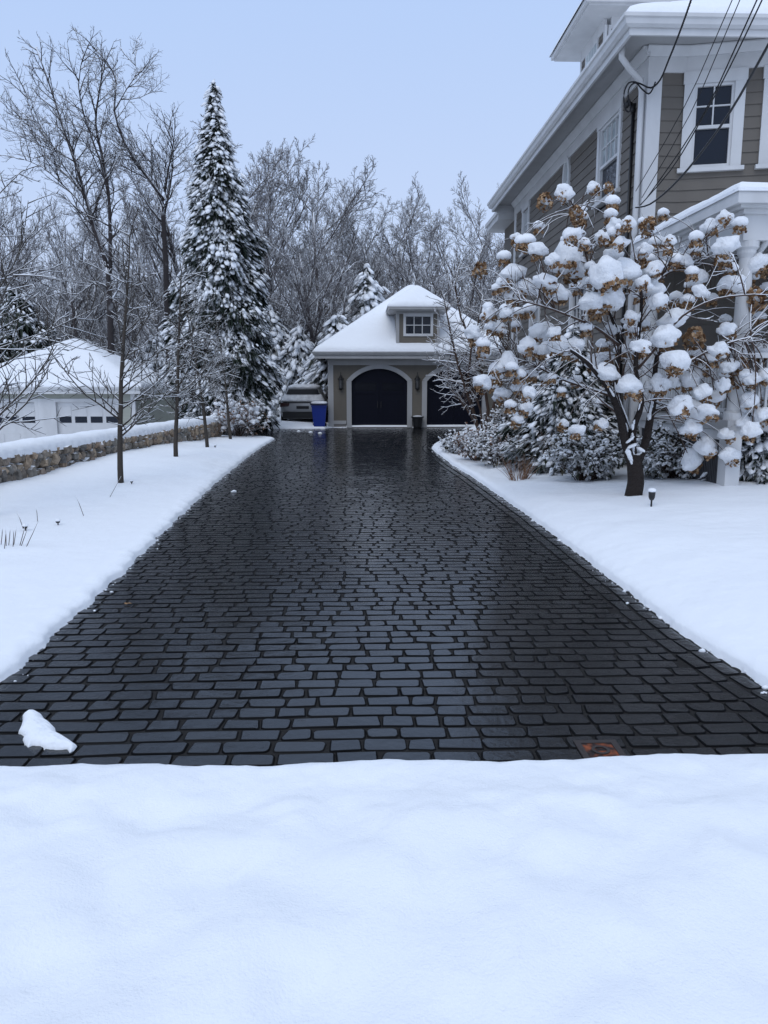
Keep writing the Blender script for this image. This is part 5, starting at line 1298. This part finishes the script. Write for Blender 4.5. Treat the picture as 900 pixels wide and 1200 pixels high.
# ---- planter between the garage doors
pp = fg((D1 + D2) / 2, 0, .32)
pot = thing('planter', (pp[0], pp[1], 0), 'black tapered planter pot between the two garage doors', 'planter')
mb = MB(); mb.lathe([(.15, .0), (.17, .03), (.22, .38), (.25, .40), (.25, .46), (.21, .46), (.2, .40)], (pp[0], pp[1], 0), 20); mb.build('pot', M_BLACK, pot)
mb = MB(); V, F = ICO2; mb.add(V * np.array([.215, .215, .06]) + np.array([pp[0], pp[1], .44]), [F]); mb.build('snow_cap', M_CARSNOW, pot, True)

# ---- rusty cover set in the paving, snow patch beside the left edge
cc = GZ(704, 878, .01)
cover = thing('utility_cover', (cc[0], cc[1], 0), 'rusty square iron utility cover set in the black cobbles', 'cover')
mb = MB(); s = .105
for a, b in (((-s, -s), (s, -s+.03)), ((-s, s-.03), (s, s)), ((-s, -s+.03), (-s+.03, s-.03)), ((s-.03, -s+.03), (s, s-.03))): mb.box((cc[0]+a[0], cc[1]+a[1], -.01), (cc[0]+b[0], cc[1]+b[1], .007))
mb.build('frame', M_RUSTD, cover)
mb = MB(); mb.box((cc[0]-.074, cc[1]-.074, -.01), (cc[0]+.074, cc[1]+.074, .004)); lid = mb.build('lid', M_RUST, cover)
mb = MB(); k = 24; V = [(cc[0] + r_ * math.cos(a), cc[1] + r_ * math.sin(a), z) for r_, z in ((.044, .004), (.044, .009), (.029, .009), (.029, .004)) for a in np.linspace(0, 6.283, k, endpoint=False)]
mb.add(V, [np.array([(j*k+i, j*k+(i+1) % k, (j+1)*k+(i+1) % k, (j+1)*k+i) for j in range(3) for i in range(k)])]); mb.build('raised_ring', M_RUSTD, lid)
def snow_patch(pix, label, h=.035, name='snow_patch'):
    A = np.array([GZ(x, y, .005)[:2] for x, y in pix]); B = np.roll(A, -1, 0); E_ = B - A; st_ = .0045
    gx, gy = np.meshgrid(np.arange(A[:, 0].min() - .01, A[:, 0].max() + .015, st_), np.arange(A[:, 1].min() - .01, A[:, 1].max() + .015, st_)); X_, Y_ = gx.ravel()[:, None], gy.ravel()[:, None]
    t_ = np.clip(((X_ - A[:, 0]) * E_[:, 0] + (Y_ - A[:, 1]) * E_[:, 1]) / (E_ ** 2).sum(1), 0, 1); d = np.sqrt(((X_ - A[:, 0] - t_ * E_[:, 0]) ** 2 + (Y_ - A[:, 1] - t_ * E_[:, 1]) ** 2).min(1))
    ins_ = ((((A[:, 1] > Y_) != (B[:, 1] > Y_)) & (X_ < E_[:, 0] * (Y_ - A[:, 1]) / (E_[:, 1] + 1e-9) + A[:, 0])).sum(1) % 2) == 1
    d = np.where(ins_, d, -d) + .002; nz = np.array([mnoise.noise(Vector((x * 22, y * 22, 0))) + .6 * mnoise.noise(Vector((x * 60, y * 60, 4))) for x, y in zip(X_[:, 0], Y_[:, 0])])
    z = np.where(d > 0, h * (1 - np.exp(-np.clip(d, 0, 1) / .022)) + .006 * nz * np.clip(d / .03, 0, 1) + .004, -.014)
    ny_, nx_ = gx.shape; q = (np.arange(ny_ - 1)[:, None] * nx_ + np.arange(nx_ - 1)[None, :]).ravel(); F = np.stack([q, q + 1, q + nx_ + 1, q + nx_], 1); F = F[(d[F] > 0).any(1)]
    m = MB(); m.add(np.stack([X_[:, 0], Y_[:, 0], z], 1), [F]); o = m.build(name, M_SNOWC, None, True)
    return tag(o, label, 'snow patch')
snow_patch([(27, 838), (33, 834), (42, 834), (48, 837), (51, 842), (58, 847), (64, 853), (65, 858), (72, 862), (82, 868), (90, 874), (87, 878), (82, 881), (79, 877), (68, 878), (55, 877), (47, 873), (37, 873), (33, 875), (29, 870), (27, 866), (29, 862), (22, 857), (25, 851), (27, 845)][::-1], 'small patch of snow lying on the near left cobbles')

# ---- snow strip under the car sits in the ground; a few clods on the drive
for i, (px, py) in enumerate([(274, 577), (350, 506), (364, 507), (375, 508)]):
    g = GZ(px, py, 0); V, F = ICO2; m = MB(); s = .045 if i == 0 else .07; m.add(V * np.array([s, s * .8, s * .6]) * (1 + prg.normal(0, .12, (len(V), 1))), [F]); o = m.build('snow_clod', M_SNOWC, None, True); o.location = (g[0], g[1], .015)
    tag(o, ['lone snow clod on the wet cobbles near the left edge', 'left snow clod before the parked car', 'middle snow clod before the parked car', 'right snow clod before the blue bin'][i], 'snow clod', 'clods of snow on the driveway')

# crumbs fallen from the snow edges onto the wet stones, and one dead leaf
cr = MB(); P = []
for k in range(260):
    y_ = 3.4 + 22 * rg.random() ** 1.6; sd = rg.random() < .5; o_ = abs(rg.gauss(0, .05)) - .01
    P.append((float(xl(y_)) + o_ if sd else float(xr(y_)) - o_, y_, .004))
for k in range(50): x_ = rg.uniform(-2.2, 2.3); P.append((x_, float(yfront(np.array(x_))) + abs(rg.gauss(0, .03)), .004))
P = np.array(P); prg2 = np.random.default_rng(12)
lumps(cr, P, prg2.normal(0, 1, P.shape) * np.array([1, 1, 0]), np.abs(prg2.normal(.004, .005, len(P))) + .002, prg2, .7, ICO1, 1.2, .2)
tag(cr.build('snow_crumbs', M_SNOWC, None, True), 'tiny crumbs of snow scattered along the cleared driveway\'s edges', 'snow crumbs', kind='stuff')
lg = GZ(149, 708, .003); m = MB(); t_ = np.linspace(0, 6.283, 12, endpoint=False); m.add([(.028 * math.cos(a) * (1 + .3 * math.cos(3*a)), .018 * math.sin(a), .004 + .008 * math.sin(2*a)**2) for a in t_] + [(0, 0, .006)], [np.array([(i, (i+1) % 12, 12) for i in range(12)])], .6)
o = m.build('fallen_leaf', M_PETAL); o.location = lg; tag(o, 'single small brown leaf on the cobbles near the left edge', 'leaf')

# ---- garden lights
def garden_light(label, px, py, s=1.0, z=None, tall=.22):
    g = GZ(px, py, .22); zz_ = zat(g[0], g[1]); o = thing('garden_light', (g[0], g[1], zz_), label, 'garden light', 'small garden lights in the snow')
    m = MB(); m.lathe([(.012, -.1), (.014, tall * .4), (.03, tall * .45), (.045, tall * .6), (.05, tall * .95), (.03, tall * 1.05), (.005, tall * 1.08)], (0, 0, 0), 12); m.build('lamp_body', M_BLACK, o, True, True)
    V, F = ICO2; m = MB(); m.add(V * np.array([.05, .05, .035]) + np.array([-.01, -.01, tall * .62]) * np.array([1, 4.2, 1]), [F])
    m2 = MB(); m2.add(V * np.array([.062, .062, .045]) * np.array([1, 1, .8]) + np.array([0, 0, tall * 1.08]), [F]); m2.build('snow_cap', M_SNOWC, o, True, True)
    o.scale = (s,) * 3; return o
garden_light('small black garden light in the snow below the hydrangea tree', 763, 596, .85)
for px, py, s, lab in ((154, 561, .5, 'tiny garden light just right of the nearest young trunk'), (67, 600, .55, 'small snow-capped garden light in the left yard'), (29, 606, .6, 'snow-hooded garden light near the left frame edge'), (252, 522, .6, 'tiny garden light right of the third young trunk')): garden_light(lab, px, py, s, tall=.10)

# ---- stalks poking out of the snow
def stalks(label, segs, name='dry_stalks'):
    m = MB(); ls = []
    for (x0, y0), (x1, y1) in segs:
        a = GZ(x0, y0, .2); a[2] = zat(a[0], a[1]); b = PY(x1, y1, a[1] + .03); d = b - a; ls.append((np.array([a - d * .25, a + d * .5 + np.array([.004, 0, .004]), b]), np.array([.004, .0035, .0025])))
    m.tubes(ls, 5); o = m.build(name, M_TWIG, None, True); return tag(o, label, 'stalks')
stalks('row of short dry stalks poking from the snow at the left edge', [((0, 624), (3, 616)), ((6, 626), (6, 616)), ((9, 625), (12, 617)), ((14, 627), (16, 616)), ((15, 624), (19, 617)), ((22, 625), (30, 613)), ((24, 626), (33, 616)), ((30, 627), (45, 610)), ((4, 629), (7, 620))])
stalks('single leaning twig sticking out of the left yard snow', [((97, 592), (88, 579))], 'twig')
stalks('slanted twig in the snow before the nearest young tree', [((128, 574), (142, 558))], 'twig')
stalks('short crooked twig beside the snow-hooded garden light', [((26, 606), (19, 598)), ((43, 598), (42, 592))], 'twig')

# ---- overhead cables to the house corner
def cable(label, pix, depths, r, m=M_CABLE, name='overhead_cable', twist=False):
    P = [Vector(PY(x, y, d)) for (x, y), d in zip(pix, depths)]
    v = (P[-1] - P[-2]) if False else (P[0] - P[1]); P = [P[0] + v * 2.2 + Vector((0, 0, .1))] + P
    Q = smooth_path(P); mb = MB()
    if twist:
        D_ = []
        for i in range(len(Q) - 1):
            for t in np.linspace(0, 1, 14, endpoint=False): D_.append(Q[i].lerp(Q[i+1], t))
        for ph in (0, 2.1, 4.2): mb.tubes([(np.array([(p.x + .009 * math.cos(i * .8 + ph), p.y, p.z + .009 * math.sin(i * .8 + ph)) for i, p in enumerate(D_)]), np.full(len(D_), r))], 5)
    else: mb.tubes([(np.array(Q), np.full(len(Q), r))], 8)
    return tag(mb.build(name, m, None, True), label, 'cable', 'overhead cables running to the house corner')
cable('twisted black service cable hanging beside the house\'s corner downspout', [(810, 0), (795, 42), (783, 72), (774, 93), (763, 103), (750, 98), (742, 96)], [11.2, 12.3, 13.1, 13.6, 13.75, 13.8, 13.85], .007, twist=True)
cable('leftmost thin wire crossing the front siding', [(858, 0), (802, 125), (745, 224)], [9.8, 11.9, 13.85], .006)
cable('second thin wire close beside the leftmost thin wire', [(867, 0), (808, 135), (752, 232)], [9.8, 11.9, 13.85], .006)
cable('third wire, a thicker black cable left of the pair', [(887, 0), (822, 138), (758, 232)], [9.6, 11.8, 13.85], .009)
cable('fourth wire, a sagging black cable crossing the upstairs window', [(893, 0), (851, 87), (821, 142), (787, 198), (748, 243)], [9.6, 10.8, 11.8, 12.9, 13.85], .009)
cable('thickest sagging pale-topped cable low across the upstairs window', [(900, 53), (855, 132), (817, 185), (787, 219), (762, 239), (745, 243)], [9.4, 10.8, 11.9, 12.8, 13.5, 13.85], .016, snow_on_top(mat('frosted_cable', (.02, .02, .022), .6), (.015, .015, .017), .45, .6, 3, .2))
mb = MB(); lp = [PY(x, y, 13.85) for x, y in [(745, 96), (737, 97), (732, 106), (731, 118), (733, 128), (737, 131), (739, 126), (736, 112), (738, 102), (745, 97), (752, 104), (760, 110), (765, 104), (768, 96)]]
Q = smooth_path([Vector(p) for p in lp]); mb.tubes([(np.array(Q), np.full(len(Q), .013))], 6); tag(mb.build('cable_loop', M_CABLE, None, True), 'black drip loop of cable hanging by the downspout under the eave', 'cable')
